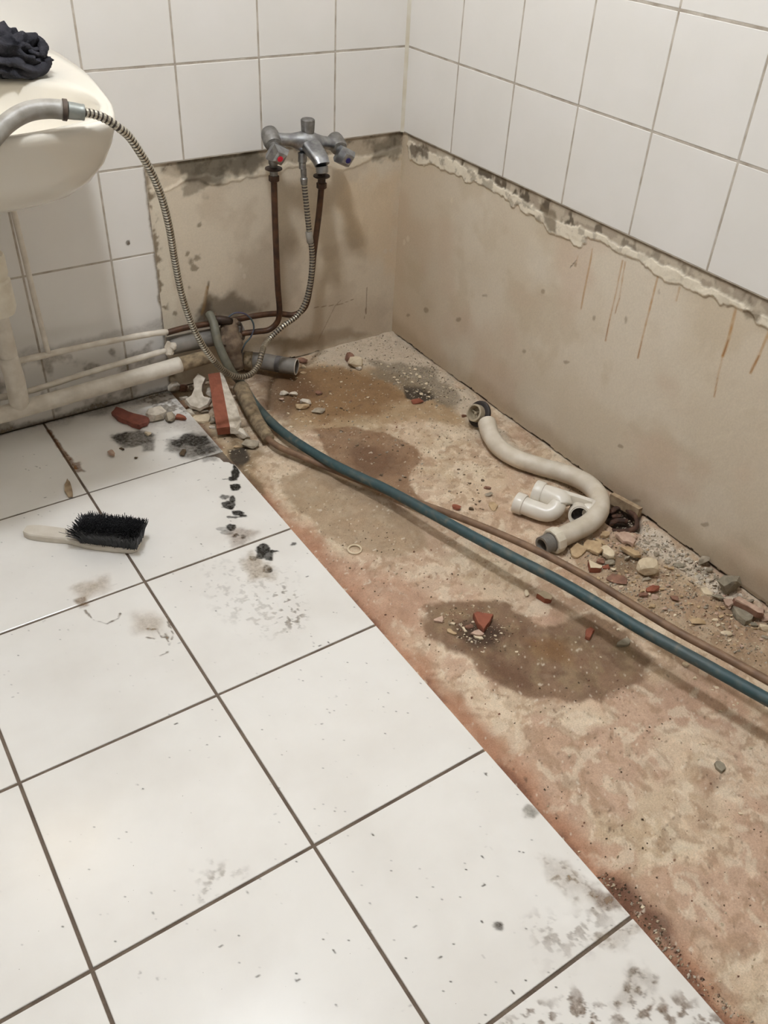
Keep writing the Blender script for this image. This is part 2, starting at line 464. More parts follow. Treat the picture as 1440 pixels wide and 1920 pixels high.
v, f = boxes([(XL, PLX, .0007, .012, 0, ZT), (PLX, 0.012, .0007, .012, H, ZT)])
v2, f2 = boxes([(XL - .1, .1, .012, .12, -.1, ZT)])
wall_back_base = merge([(v, f), (v2, f2)])
wall_back = build('wall_back', wall_back_base[0], wall_back_base[1], [M['wall_grout'], M['substrate']], mat_idx=[0] * 12 + [1] * 6)
tag(wall_back, 'white tiled wall with the old bath mixer and bare plaster below', kind='structure')
v, f = boxes([(.0007, .012, YF, 0.0007, H, ZT)])
v2, f2 = boxes([(.012, .12, YF, .012, -.1, ZT)])
b = merge([(v, f), (v2, f2)])
wall_right = build('wall_right', b[0], b[1], [M['wall_grout'], M['substrate']], mat_idx=[0] * 6 + [1] * 6)
tag(wall_right, 'long white tiled wall with rust streaked bare plaster below', kind='structure')
for nm, bx in (('wall_left', (XL - .1, XL, YF, .12, -.1, ZT)), ('wall_front', (XL - .1, .12, YF - .1, YF, -.1, ZT)), ('ceiling', (XL - .1, .12, YF - .1, .12, ZT, ZT + .1))):
    v, f = boxes([bx]); tag(build(nm, v, f, M['paint'] if nm == 'ceiling' else M['paint_grey']), kind='structure')

v, f = boxes([(XL, FXE - .001, YF, 0.0, -.02, -.0022)])
v2, f2 = boxes([(XL - .1, .12, YF - .1, .12, -.14, -.034)])
b = merge([(v, f), (v2, f2)])
floor = build('floor', b[0], b[1], [M['floor_grout'], M['substrate']], mat_idx=[0] * 6 + [1] * 6)
tag(floor, 'bathroom floor of large white tiles beside a bare concrete strip', kind='structure')

# --- tiles: bevelled slabs sharing their meshes
_tile_cache = {}
def tile_mesh(w, h, t, mt, bev=0.0012):
    key = (round(w, 4), round(h, 4), mt.name)
    if key in _tile_cache: return _tile_cache[key]
    V = []
    for (i, z) in ((0, -t), (0, -bev), (bev * .35, -bev * .35), (bev, 0)):
        x, y = w / 2 - i, h / 2 - i
        V += [(-x, -y, z), (x, -y, z), (x, y, z), (-x, y, z)]
    Fc = []
    for k in range(3):
        for j in range(4):
            a, c = k * 4 + j, k * 4 + (j + 1) % 4
            Fc.append((a, c, c + 4, a + 4))
    Fc.append((12, 13, 14, 15))
    me = bpy.data.meshes.new('tile'); me.from_pydata(V, [], Fc); me.materials.append(mt)
    _tile_cache[key] = me
    return me
def put_tile(name, parent, cx, cy, cz, rot, w, h, t, mt):
    o = bpy.data.objects.new(name, tile_mesh(w, h, t, mt)); COL.objects.link(o)
    o.parent = parent; o.location = (cx, cy, cz)
    j = [random.gauss(0, .0012) for _ in range(3)]
    o.rotation_euler = (rot[0] + j[0], rot[1] + j[1], rot[2])
    return o
GW = 0.0040                                      # wall joint
OA, OB = 0.0064, 0.0081
xs = [-0.0015, -0.2 - OA]
while xs[-1] > XL: xs.append(xs[-1] - T)
xs[-1] = XL
zs_full = [0.0, H - 2 * T, H - T, H, H + T, H + 2 * T, H + 3 * T, H + 4 * T, H + 5 * T, H + 6 * T, H + 7 * T, H + 8 * T, H + 9 * T, ZT]
for j in range(len(zs_full) - 1):
    z0, z1 = zs_full[j], zs_full[j + 1]
    for i in range(len(xs) - 1):
        x1, x0 = xs[i], xs[i + 1]
        if z1 <= H + .001:
            if x0 > PLX - .02: continue
            x1 = min(x1, PLX)
        if x1 - x0 < .01 or z1 - z0 < .01: continue
        put_tile('wall_tile', wall_back, (x0 + x1) / 2, 0, (z0 + z1) / 2, (math.pi / 2, 0, 0), x1 - x0 - GW, z1 - z0 - GW, .008, M['wall_tile'])
ys = [-0.0015, -0.2 - OB]
while ys[-1] > YF: ys.append(ys[-1] - T)
ys[-1] = YF
for j in range(3, len(zs_full) - 1):
    z0, z1 = zs_full[j], zs_full[j + 1]
    if z1 - z0 < .01: continue
    for i in range(len(ys) - 1):
        y1, y0 = ys[i], ys[i + 1]
        if y1 - y0 < .01: continue
        # local x of the slab runs along y, local normal faces the room (-x)
        o = put_tile('wall_tile', wall_right, 0, (y0 + y1) / 2, (z0 + z1) / 2, (math.pi / 2, 0, -math.pi / 2), y1 - y0 - GW, z1 - z0 - GW, .008, M['wall_tile'])
GF = 0.0052                                      # floor joint
fx = [FXE, FX0]
while fx[-1] > XL: fx.append(fx[-1] - S)
fx[-1] = XL
fy = [-0.001, FY0]
while fy[-1] > YF: fy.append(fy[-1] - S)
fy[-1] = YF
for i in range(len(fx) - 1):
    for j in range(len(fy) - 1):
        x1, x0 = fx[i], fx[i + 1]
        y1, y0 = fy[j], fy[j + 1]
        if x1 - x0 < .012 or y1 - y0 < .012: continue
        xa, xb = x0 + GF / 2, x1 - (GF / 2 if i else 0)
        ya, yb = y0 + GF / 2, y1 - GF / 2
        if i == 0 and j == 1:                    # the tile with a broken corner beside the black smear
            c = [(xa, ya), (xb, ya), (xb, yb - .058), (xb - .006, yb - .052), (xb - .008, yb - .044), (xb - .018, yb - .036), (xb - .019, yb - .018), (xb - .026, yb - .006), (xb - .042, yb), (xa, yb)]
            n = len(c); V = [(x, y, -.008) for x, y in c] + [(x, y, 0) for x, y in c]
            Fc = [tuple(range(n, 2 * n))] + [(k, (k + 1) % n, n + (k + 1) % n, n + k) for k in range(n)]
            build('floor_tile', V, Fc, M['floor_tile'], floor)
            continue
        put_tile('floor_tile', floor, (xa + xb) / 2, (ya + yb) / 2, 0, (0, 0, 0), xb - xa, yb - ya, .0085, M['floor_tile'])

# ------------------------------------------------------------------ bare concrete strip where the bath stood
def pf(pts, z=ZC): return [tuple(fl(x, y, z)[:2]) for x, y in pts]
gx = np.arange(FXE - .004, .0125, .0032)
gy = np.r_[np.arange(.0120, -1.98, -.0032), np.arange(-2.0, YF - .001, -.03)]
U, V, Fq = grid(gx, gy, None)
Z = np.full(U.shape, ZC)
n1 = fbm(U, V, 4, 5, 1); n2 = fbm(U, V, 14, 5, 2); n3 = fbm(U, V, 60, 3, 3); n4 = fbm(U, V, 7, 5, 9)
col = np.tile(lin((194, 174, 148)), (len(U), 1))
def mix(c, m): 
    global col
    col = col + (lin(c) - col) * np.clip(m, 0, 1)[:, None]
mix((180, 148, 124), sstep(-V, .9, 1.7) * .6 * sstep(n1, .3, .6))              # reddish cast towards the near end
mix((206, 190, 164), sstep(n2, .50, .68) * .8)
mix((156, 126, 104), sstep(n4, .50, .68) * .65)
mix((206, 184, 160), sstep(fbm(U, V, 18, 5, 21), .45, .66) * .6 * sstep(-V, .9, 1.4))
mix((176, 150, 120), sstep(fbm(U, V, 34, 4, 22), .5, .66) * .5)
wu, wv = U + (fbm(U, V, 16, 3, 23) - .5) * .06, V + (fbm(U, V, 16, 3, 24) - .5) * .06
near = sstep(-V, .55, 1.25)
mix((210, 188, 162), sstep(fbm(wu, wv, 11, 5, 25), .48, .62) * (.35 + .3 * near))
mix((178, 144, 122), sstep(fbm(wu, wv, 7, 5, 26), .42, .62) * (.25 + .4 * near))
mix((218, 202, 178), sstep(fbm(wu, wv, 42, 4, 27), .56, .64) * .55)
mix((152, 124, 98), sstep(fbm(wu, wv, 55, 4, 28), .58, .66) * .5)
# reddish brown seam along the tile edge
wob = (fbm(U, V, 20, 4, 11) - .5) * .05
edge = 1 - sstep(U - FXE + wob, .006, .060)
mix((158, 108, 80), edge * .75 * sstep(-V, .42, .55))
mix((140, 118, 84), edge * .6 * (1 - sstep(-V, .42, .55)))
mix((108, 72, 54), (1 - sstep(U - FXE + wob * .6, .004, .022)) * .75 * sstep(fbm(U, V, 12, 3, 31), .4, .6))
mix((98, 66, 50), (1 - sstep(poly_sd(U, V, pf([(1130, 1640), (1180, 1660), (1260, 1730), (1270, 1790), (1230, 1760), (1170, 1700)])) + wob * .5, -.012, .016)) * .85)
# stains
def stain(c, pts, soft=.012, amp=.03, k=1.0, s=41, fq=22):
    d = poly_sd(U, V, pf(pts)) + (fbm(U, V, fq, 4, s) - .5) * amp
    mk = (1 - sstep(d, -soft, soft)) * k
    mix(c, mk)
    return mk
stain((156, 130, 96), [(500, 690), (640, 676), (740, 690), (800, 730), (900, 790), (880, 800), (780, 790), (640, 810), (560, 800), (500, 760)], .03, .06, .8, 42)
stain((128, 98, 66), [(520, 690), (640, 690), (720, 705), (770, 745), (700, 782), (600, 790), (540, 765)], .022, .06, .85, 43)
stain((92, 66, 46), [(470, 700), (560, 700), (600, 735), (540, 790), (490, 770)], .03, .06, .7, 44)
stain((124, 94, 68), [(590, 805), (650, 800), (720, 812), (775, 835), (795, 860), (775, 885), (768, 910), (800, 945), (840, 975), (760, 950), (690, 920), (620, 870)], .006, .022, .85, 45)
stain((86, 60, 42), [(660, 830), (740, 850), (750, 880), (700, 900), (650, 870)], .02, .05, .6, 46)
stain((152, 130, 104), [(520, 900), (590, 870), (690, 930), (790, 990), (800, 1025), (740, 1045), (680, 1035), (600, 1005)], .010, .03, .75, 47)
stain((172, 134, 110), [(560, 1020), (640, 1050), (760, 1090), (800, 1110), (780, 1180), (700, 1150), (610, 1070)], .02, .05, .6, 48)
wet = [(800, 1135), (830, 1130), (930, 1128), (985, 1152), (1010, 1172), (1060, 1163), (1110, 1150), (1180, 1185), (1222, 1235), (1210, 1265), (1185, 1290), (1130, 1312), (1090, 1318), (1030, 1308), (980, 1304), (935, 1288), (903, 1262), (880, 1238), (838, 1218), (806, 1194), (796, 1155)]
stain((116, 90, 68), wet, .007, .034, .86, 49, 34)
wm = (1 - sstep(poly_sd(U, V, pf(wet)), -.03, .0))
mix((140, 120, 92), wm * sstep(fbm(U, V, 40, 4, 33), .46, .64) * .55)
mix((92, 68, 50), wm * sstep(fbm(U, V, 24, 4, 34), .5, .66) * .45)
stain((92, 64, 46), [(900, 1230), (1000, 1260), (1000, 1300), (930, 1290)], .02, .03, .5, 50)
stain((58, 42, 32), [(850, 1170), (900, 1160), (945, 1185), (930, 1215), (880, 1212)], .016, .03, .85, 51)
stain((124, 92, 58), [(990, 1200), (1060, 1200), (1070, 1240), (1000, 1235)], .018, .03, .6, 52)
# pale cement along the walls, dark gritty hollow
pale = stain((192, 178, 158), [(575, 662), (690, 628), (740, 618), (800, 670), (880, 742), (960, 830), (1010, 865), (960, 855), (900, 820), (840, 760), (790, 715), (700, 690), (620, 690)], .014, .05, .8, 53)
stain((122, 110, 92), [(690, 676), (800, 690), (870, 750), (840, 765), (760, 735), (690, 700)], .012, .05, .75, 54)
hole = stain((66, 56, 46), [(757, 722), (790, 722), (815, 745), (790, 752), (762, 745)], .006, .012, .95, 55)  # hollow's shade painted dark into the concrete colour, sunk below
stain((204, 192, 174), [(1180, 985), (1230, 1000), (1330, 1075), (1400, 1130), (1350, 1120), (1290, 1090), (1220, 1050)], .014, .06, .8, 56)
stain((150, 126, 98), [(1040, 1010), (1180, 1010), (1300, 1090), (1460, 1190), (1460, 1290), (1240, 1170), (1100, 1080)], .012, .05, .6, 57)
stain((112, 92, 70), [(1120, 1035), (1200, 1040), (1220, 1080), (1150, 1075)], .015, .05, .7, 58)
pit = stain((44, 32, 26), [(1140, 950), (1165, 942), (1200, 968), (1200, 1000), (1160, 995), (1130, 975)], .008, .012, .95, 59)  # shade of the pit painted near black, depth added in the relief
stain((116, 96, 68), [(400, 790), (450, 800), (490, 850), (470, 880), (440, 850)], .012, .03, .7, 60)
stain((46, 40, 34), [(425, 842), (462, 838), (470, 862), (450, 882), (432, 866)], .006, .016, .9, 61)
stain((104, 84, 60), [(450, 872), (490, 905), (500, 930), (478, 925), (458, 900)], .006, .012, .7, 62)
# specks and grain
sp = vnoise(U * 240, V * 240, 71)
mix((96, 76, 60), sstep(sp, .86, .95) * .7 * sstep(n2, .36, .62))
mix((218, 206, 186), sstep(vnoise(U * 190, V * 190, 72), .90, .97) * .65)
col *= (0.86 + .28 * n3)[:, None]
# relief
Z = Z + (n3 - .5) * .0022 + (n2 - .5) * .004
Z += pale * .006 * (0.4 + n2)
rub = 1 - sstep(poly_sd(U, V, pf([(1040, 1015), (1190, 990), (1400, 1120), (1460, 1180), (1460, 1300), (1250, 1180)])), -.03, .02)
Z += rub * (fbm(U, V, 45, 4, 81) - .40) * .016
Z -= hole * .012; Z -= pit * .018
Z += (1 - sstep(-U, .0, .05)) * .006 * fbm(U, V, 30, 3, 82)
Z += (1 - sstep(-V, .0, .05)) * .006 * fbm(U, V, 30, 3, 83)
Z = np.minimum(Z, np.where(U < FXE + .002, -.004, 1.0))
concrete = build('bare_concrete', np.stack([U, V, Z], 1), Fq[:, ::-1].tolist(), M['concrete'], floor, smooth=True)
tag(concrete, 'stained bare concrete strip where the bath stood')
set_cols(concrete, col)

# ------------------------------------------------------------------ bare plaster on the two walls
def pA(pts): return [tuple(wa(x, y, 0)[[0, 2]]) for x, y in pts]
def pB(pts): return [tuple(wb(x, y, 0)[[1, 2]]) for x, y in pts]
PD = 0.005                                        # plaster sits this far behind the tile face
def plaster(us, vs):
    global col, U, V
    U, V, Fq = grid(us, vs, None)
    col = np.tile(lin((205, 192, 171)), (len(U), 1))
    return Fq
def st(c, pts, conv, soft=.010, amp=.02, k=1.0, s=5, fq=30):
    d = poly_sd(U, V, conv(pts)) + (fbm(U, V, fq, 4, s) - .5) * amp
    mk = (1 - sstep(d, -soft, soft)) * k
    mix(c, mk); return mk
def streak(c, pts, conv, w=.0018, k=.8, s=9):
    d = line_d(U, V, conv(pts)) 
    mk = (1 - sstep(d, w * .4, w * 1.5)) * k * (.45 + .9 * fbm(U, V, 70, 3, s))
    mix(c, mk)
# tap wall
Fq = plaster(np.arange(PLX - .001, .0105, .0026), np.r_[np.arange(-.012, H + .001, .0026)])
mix((204, 190, 168), sstep(fbm(U, V, 8, 4, 91), .45, .65) * .6)
mix((182, 166, 144), sstep(fbm(U, V, 12, 4, 92), .5, .7) * .5)
st((206, 184, 152), [(650, 340), (750, 330), (745, 520), (700, 480), (640, 420)], pA, .03, .06, .55)
st((162, 146, 126), [(450, 480), (520, 430), (560, 470), (560, 590), (430, 600)], pA, .03, .06, .55)
st((172, 156, 136), [(560, 560), (720, 560), (735, 640), (520, 660)], pA, .03, .05, .5)
st((134, 116, 94), [(500, 640), (660, 620), (700, 628), (520, 668)], pA, .012, .03, .55, 14)
# upper broken band and mould
band = (1 - sstep(H - V - .045 - (fbm(U, V, 18, 4, 93) - .5) * .05, -.004, .004))
crust = (1 - sstep(H - V - .062 - (fbm(U, V, 14, 4, 94) - .5) * .06, -.004, .004))
mix((214, 202, 180), crust * (1 - band) * .8)
mix((160, 146, 126), band * .75)
mould = sstep(fbm(U, V, 28, 5, 95), .50, .64) * (.4 + .6 * sstep(fbm(U, V, 120, 3, 85), .4, .6))
mix((92, 82, 68), band * mould * .85)
st((84, 76, 62), [(330, 298), (480, 280), (495, 300), (470, 330), (385, 345), (335, 335)], pA, .012, .05, .8, 16, 40)
st((98, 86, 70), [(340, 330), (390, 335), (390, 360), (345, 368)], pA, .010, .05, .6, 17, 50)
st((100, 90, 74), [(690, 262), (755, 250), (757, 290), (700, 300)], pA, .01, .05, .7, 18, 40)
# left border
lb = 1 - sstep(U - PLX - .035 - (fbm(U, V, 16, 4, 96) - .5) * .03, -.004, .006)
mix((212, 202, 182), lb * .7)
mix((118, 102, 80), (1 - sstep(U - PLX, .010, .024)) * sstep(fbm(U, V, 40, 4, 97), .50, .62) * .85)
st((212, 198, 176), [(278, 330), (345, 330), (340, 352), (300, 365), (280, 352)], pA, .006, .03, .8, 19)
# grubby patches above the pipes
st((108, 94, 76), [(372, 590), (385, 560), (440, 545), (470, 570), (520, 585), (440, 600)], pA, .014, .04, .8, 20)
st((74, 62, 48), [(370, 605), (378, 572), (392, 560), (400, 590), (420, 606)], pA, .010, .03, .85, 23)
streak((96, 78, 58), [(393, 530), (389, 560), (385, 600)], pA, .003, .8)
streak((150, 116, 72), [(390, 540), (384, 575), (380, 590)], pA, .004, .6)
for (x, y, r) in ((360, 492, 8), (372, 485, 6), (366, 505, 7), (352, 478, 5), (376, 423, 3), (395, 560, 6), (330, 590, 4), (356, 540, 4)):
    st((112, 96, 74), ell(x, y, r * .8, r), pA, .003, .016, .7, x, 90)
for p in ([(598, 640), (630, 575), (640, 565)], [(690, 540), (688, 590)], [(590, 578), (640, 572), (665, 562)], [(688, 575), (685, 598)]):
    streak((118, 100, 80), p, pA, .0009, .8)
for (x, y) in ((440, 490), (453, 500), (550, 427), (460, 520), (735, 470), (725, 472)):
    st((206, 194, 176), ell(x, y, 3, 5), pA, .002, .006, .6, y)
Yd = PD - crust * (1 - band) * .0022 - band * .0006 * (mould) + band * .0005 - lb * .0012 * fbm(U, V, 60, 3, 98) + (fbm(U, V, 20, 4, 99) - .5) * .0016
bot = (V < -.010 + .012 * fbm(U, V * 0, 30, 4, 101))
keep = ~bot[Fq].any(1)
pl = build('bare_plaster', np.stack([U, Yd, V], 1), Fq[keep].tolist(), M['plaster'], wall_back, smooth=True)
tag(pl, 'bare beige plaster with grey mould patches around the taps'); set_cols(pl, col)

# long wall
Fq = plaster(np.r_[np.arange(.0095, -1.55, -.0026), np.arange(-1.56, YF, -.03)], np.arange(-.012, H + .001, .0026))
mix((213, 202, 184), sstep(fbm(U, V, 5, 4, 111), .4, .65) * .7)
mix((190, 174, 148), sstep(fbm(U, V, 9, 4, 112), .52, .7) * .45)
mix((200, 178, 156), sstep(fbm(U, V, 6, 3, 113), .52, .7) * .5)
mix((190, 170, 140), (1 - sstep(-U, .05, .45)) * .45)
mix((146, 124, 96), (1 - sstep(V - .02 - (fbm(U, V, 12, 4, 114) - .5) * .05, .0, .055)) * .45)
strip_low = [(764, 262), (800, 282), (860, 306), (930, 346), (990, 382), (1030, 408), (1075, 424), (1120, 440), (1190, 470), (1250, 500), (1310, 530), (1380, 566), (1460, 606)]
crust_low = [(764, 300), (785, 308), (812, 310), (860, 334), (905, 350), (925, 362), (950, 378), (985, 398), (1010, 416), (1028, 436), (1048, 440), (1086, 468), (1100, 446), (1140, 462), (1170, 484), (1215, 500), (1235, 520), (1262, 532), (1310, 552), (1345, 566), (1400, 582), (1412, 604), (1460, 612)]
top_edge = [(1460, 540), (764, 200)]
dS = poly_sd(U, V, pB(strip_low + top_edge)) + (fbm(U, V, 45, 5, 121) - .5) * .018
dC = poly_sd(U, V, pB(crust_low + top_edge)) + (fbm(U, V, 55, 5, 122) - .5) * .022
far = sstep(-U, 1.14, 1.17)
dS = dS * (1 - far) + far * (H - .03 - V) * 1.0 * 1
dC = dC * (1 - far) + far * (H - .05 - V)
stripm = 1 - sstep(dS, -.0012, .0012); crustm = 1 - sstep(dC, -.0012, .0012)
mix((226, 216, 196), crustm * (1 - stripm) * (.55 + .5 * fbm(U, V, 30, 3, 123)))
mix((156, 143, 126), stripm * .85)
mix((196, 184, 164), stripm * sstep(fbm(U, V, 32, 4, 127), .50, .62) * .6)
mo = sstep(fbm(U * 1.0, V * .6, 38, 5, 124), .50, .60)
nearA = 1 - sstep(-U, .55, .95)
mix((86, 75, 60), stripm * mo * (.42 + .5 * nearA))
mix((104, 92, 74), crustm * (1 - stripm) * sstep(fbm(U, V, 46, 5, 126), .55, .66) * (.15 + .35 * nearA))
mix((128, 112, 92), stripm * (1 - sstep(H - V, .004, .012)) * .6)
st((118, 104, 84), [(1010, 385), (1040, 398), (1042, 440), (1028, 432), (1018, 410)], pB, .004, .012, .8, 131, 60)
st((88, 74, 58), [(768, 262), (800, 280), (800, 296), (770, 290)], pB, .006, .03, .8, 132, 60)
st((122, 106, 86), [(1386, 576), (1425, 590), (1420, 606), (1396, 600)], pB, .004, .015, .8, 133, 60)
for (p, w, k) in (([(1107, 468), (1104, 490), (1092, 548), (1086, 580)], .0022, .75), ([(1164, 490), (1152, 548), (1140, 600), (1132, 640)], .0022, .8), ([(1169, 492), (1158, 560), (1150, 588)], .0018, .7),
                  ([(1230, 520), (1215, 580), (1200, 640), (1193, 672)], .0024, .85), ([(1271, 540), (1265, 565)], .0022, .6), ([(1376, 582), (1362, 640), (1352, 668)], .0034, .95), ([(1352, 668), (1342, 710), (1336, 745)], .0024, .6),
                  ([(1440, 620), (1420, 668), (1404, 700)], .003, .85), ([(1080, 480), (1076, 500)], .0015, .5)):
    streak((172, 126, 70), p, pB, w, k * .8, 141)
    streak((140, 92, 48), p[len(p) // 2:], pB, w * .5, k * .8, 142)
for (x, y, a, b_) in ((1075, 497, 3, 5), (1233, 548, 3, 6), (1110, 598, 3, 5), (905, 555, 5, 3), (796, 582, 4, 5), (763, 592, 4, 3), (857, 600, 5, 5), (980, 660, 4, 4), (1160, 838, 5, 3), (1170, 600, 3, 8), (1015, 548, 3, 4), (1320, 985, 8, 4), (1190, 940, 8, 4), (1060, 680, 6, 3)):
    st((128, 108, 84), ell(x, y, a, b_), pB, .002, .008, .55, x, 80)
streak((84, 70, 54), [(1066, 502), (1078, 488)], pB, .0009, .9)
streak((120, 100, 74), [(1150, 930), (1210, 975), (1300, 1040), (1440, 1135)], pB, .004, .6)
for (x, y) in ((755, 455), (762, 448), (844, 376)):
    st((214, 200, 176), ell(x, y, 3, 6), pB, .002, .006, .7, x)
rel = crustm * (1 - stripm)
Xd = PD - rel * (.0016 + .0036 * fbm(U, V, 60, 4, 151)) - stripm * (.0008 * (1 - mo)) + (fbm(U, V, 16, 4, 152) - .5) * .0022
bot = (V < -.009 + .014 * fbm(U, V * 0, 28, 4, 153))
keep = ~bot[Fq].any(1)
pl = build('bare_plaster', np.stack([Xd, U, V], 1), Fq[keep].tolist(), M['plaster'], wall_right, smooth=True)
tag(pl, 'bare beige plaster with orange rust streaks along the long wall'); set_cols(pl, col)

v, f = boxes([(-.006, .001, -.006, .001, H, ZT)])
build('corner_sealant', [(-.007, 0, H), (0, -.007, H), (.001, .001, H), (-.007, 0, ZT), (0, -.007, ZT), (.001, .001, ZT)], [(0, 1, 4, 3), (1, 2, 5, 4), (2, 0, 3, 5), (0, 2, 1), (3, 4, 5)], M['silicone'], wall_right)

# ------------------------------------------------------------------ grime films on the tiles
def film(name, parent, us, vs, fn, layers, label):
    global U, V
    U, V, Fq = grid(us, vs, None)
    A = np.zeros(len(U)); C = np.zeros((len(U), 3))
    for (c, mk) in layers():
        mk = np.clip(mk, 0, 1)
        nA = A + mk - A * mk
        C = (C * (A * (1 - mk))[:, None] + lin(c) * mk[:, None]) / np.maximum(nA, 1e-6)[:, None]
        A = nA
    kf = (A[Fq] > .02).any(1)
    used = np.unique(Fq[kf]); remap = -np.ones(len(U), int); remap[used] = np.arange(len(used))
    o = build(name, fn(U[used], V[used]), remap[Fq[kf]].tolist(), M['film'], parent, smooth=True)
    set_cols(o, np.c_[C[used], A[used]])
    tag(o, label, kind='stuff')
    return o
def p0(pts): return [tuple(fl(x, y, 0)[:2]) for x, y in pts]
def blob(pts, soft=.004, amp=.012, s=3, fq=60, k=1.0):
    return (1 - sstep(poly_sd(U, V, p0(pts)) + (fbm(U, V, fq, 4, s) - .5) * amp, -soft, soft)) * k
BLACK, GREY, BROWN, TAN = (44, 40, 34), (96, 88, 78), (128, 100, 72), (168, 146, 116)
def floor_layers():
    L = []
    L.append((GREY, blob([(205, 815), (240, 810), (262, 806), (290, 815), (285, 830), (250, 838), (215, 832)], .008, .03, 4, 40, .65)))
    L.append((BLACK, blob([(212, 818), (238, 812), (240, 828), (218, 832)], .008, .03, 5, 40, .6)))
    L.append((GREY, blob([(262, 828), (290, 824), (288, 845), (270, 846)], .006, .012, 6, 40, .5)))
    L.append((GREY, blob([(320, 825), (370, 812), (392, 815), (412, 845), (360, 860), (315, 842)], .012, .03, 7, 40, .6)))
    L.append((BLACK, blob([(318, 830), (352, 815), (385, 814), (388, 830), (350, 836), (322, 842)], .007, .040, 8, 34, .78)))
    L.append((BLACK, blob([(365, 838), (400, 836), (414, 846), (375, 858)], .008, .040, 9, 34, .6)))
    L.append((GREY, blob([(375, 852), (412, 848), (408, 864), (382, 866)], .006, .02, 10, 60, .4)))
    for (x, y, a, b, k) in ((443, 872, 6, 9, 1), (441, 888, 9, 10, 1), (436, 898, 8, 4, .9), (441, 914, 10, 7, 1), (421, 932, 9, 5, .5), (436, 936, 5, 6, .8), (429, 947, 13, 9, .8), (434, 952, 6, 5, .9), (446, 962, 12, 5, .85), (455, 967, 8, 2, .9), (438, 970, 14, 2, .6),
                            (434, 989, 9, 7, .8), (418, 992, 12, 4, .25), (425, 999, 12, 4, .3), (442, 1004, 5, 5, .6), (457, 1007, 5, 4, .5), (493, 1030, 13, 10, .9), (488, 1040, 8, 9, .8), (502, 1042, 10, 9, .65), (508, 1048, 4, 4, .9), (515, 1034, 10, 1.6, .9), (475, 1047, 8, 5, .5), (502, 1068, 9, 8, .5), (506, 1069, 4, 3, .8), (551, 1021, 4, 3, .7)):
        L.append((BLACK, blob(ell(x, y, a, b), .0016, .009, x + y, 120, k)))
    L.append((BLACK, (1 - sstep(line_d(U, V, p0([(418, 899), (438, 897)])), .0006, .0018)) * .8))
    L.append((BROWN, blob([(430, 1000), (450, 990), (480, 1000), (460, 1015), (435, 1025)], .012, .03, 31, 50, .35)))
    L.append((TAN, blob([(455, 1050), (470, 1035), (500, 1060), (510, 1085), (470, 1085)], .012, .03, 32, 60, .4)))
    spk = sstep(fbm(U, V, 120, 3, 61), .56, .68)
    L.append(((112, 96, 74), blob([(380, 1060), (470, 1050), (540, 1080), (570, 1140), (560, 1180), (480, 1190), (400, 1150)], .03, .06, 33, 20, .16) * spk))
    L.append(((112, 96, 74), blob([(520, 1100), (560, 1110), (570, 1170), (530, 1180)], .02, .04, 34, 20, .38) * spk))
    L.append((BROWN, blob([(140, 1125), (158, 1120), (165, 1135), (150, 1140)], .004, .01, 35, 60, .5)))
    L.append((TAN, blob([(140, 1100), (200, 1080), (205, 1105), (150, 1125)], .015, .03, 36, 40, .4)))
    for p in ([(160, 1145), (175, 1162), (200, 1170), (222, 1160), (226, 1150)], [(275, 1180), (295, 1180), (303, 1195), (316, 1195)], [(315, 1165), (325, 1190), (318, 1210), (310, 1190)], [(275, 1195), (290, 1198)], [(300, 1230), (316, 1222)]):
        L.append(((128, 110, 90), (1 - sstep(line_d(U, V, p0(p)) + (fbm(U, V, 90, 3, 41) - .5) * .006, .0004, .0022)) * .6))
    L.append((TAN, blob([(250, 1150), (300, 1160), (310, 1185), (260, 1185)], .02, .03, 42, 40, .35)))
    L.append(((120, 78, 42), (1 - sstep(line_d(U, V, p0([(92, 808), (118, 845), (142, 878)])) + (fbm(U, V, 60, 3, 43) - .5) * .012, .001, .008)) * .7))
    L.append(((132, 92, 56), blob([(132, 868), (150, 866), (158, 884), (140, 884)], .004, .014, 44, 60, .5)))
    # dirt at the foot of the pipe wall
    foot = (1 - sstep(-V + (fbm(U, V, 20, 4, 45) - .5) * .05, .006, .05))
    L.append(((92, 80, 66), foot * .55 * sstep(U, -1.2, -.8)))
    L.append(((78, 68, 56), (1 - sstep(-V + (fbm(U, V, 40, 4, 46) - .5) * .012, .002, .012)) * .7))
    L.append(((124, 108, 86), blob([(270, 745), (330, 735), (350, 770), (320, 790), (270, 775)], .014, .05, 47, 50, .5) * sstep(fbm(U, V, 80, 3, 48), .4, .6)))
    L.append(((148, 134, 116), blob([(255, 770), (420, 790), (400, 812), (260, 800)], .02, .04, 49, 30, .25)))
    # smudges on the near tiles
    spk2 = sstep(fbm(U, V, 110, 3, 62), .50, .62)
    L.append(((150, 128, 100), blob([(1012, 1610), (1060, 1612), (1130, 1670), (1170, 1710), (1130, 1705), (1080, 1680), (1030, 1650)], .014, .05, 51, 30, .6) * (.35 + .65 * spk2)))
    L.append(((128, 100, 78), blob([(1100, 1660), (1150, 1670), (1168, 1698), (1120, 1700)], .010, .03, 52, 50, .5)))
    L.append(((120, 112, 96), blob(ell(993, 1525, 10, 14), .006, .025, 53, 80, .45)))
    L.append(((132, 112, 90), blob([(1180, 1800), (1230, 1830), (1240, 1870), (1190, 1860), (1160, 1880), (1170, 1840)], .010, .04, 54, 60, .6) * (.3 + .7 * spk2)))
    L.append(((128, 104, 82), blob([(980, 1905), (1080, 1870), (1180, 1890), (1330, 1890), (1400, 1935), (960, 1935)], .02, .06, 55, 40, .6) * spk2))
    L.append(((150, 130, 104), blob([(1120, 1760), (1180, 1725), (1205, 1735), (1150, 1775)], .01, .03, 56, 60, .45) * (.4 + .6 * spk2)))
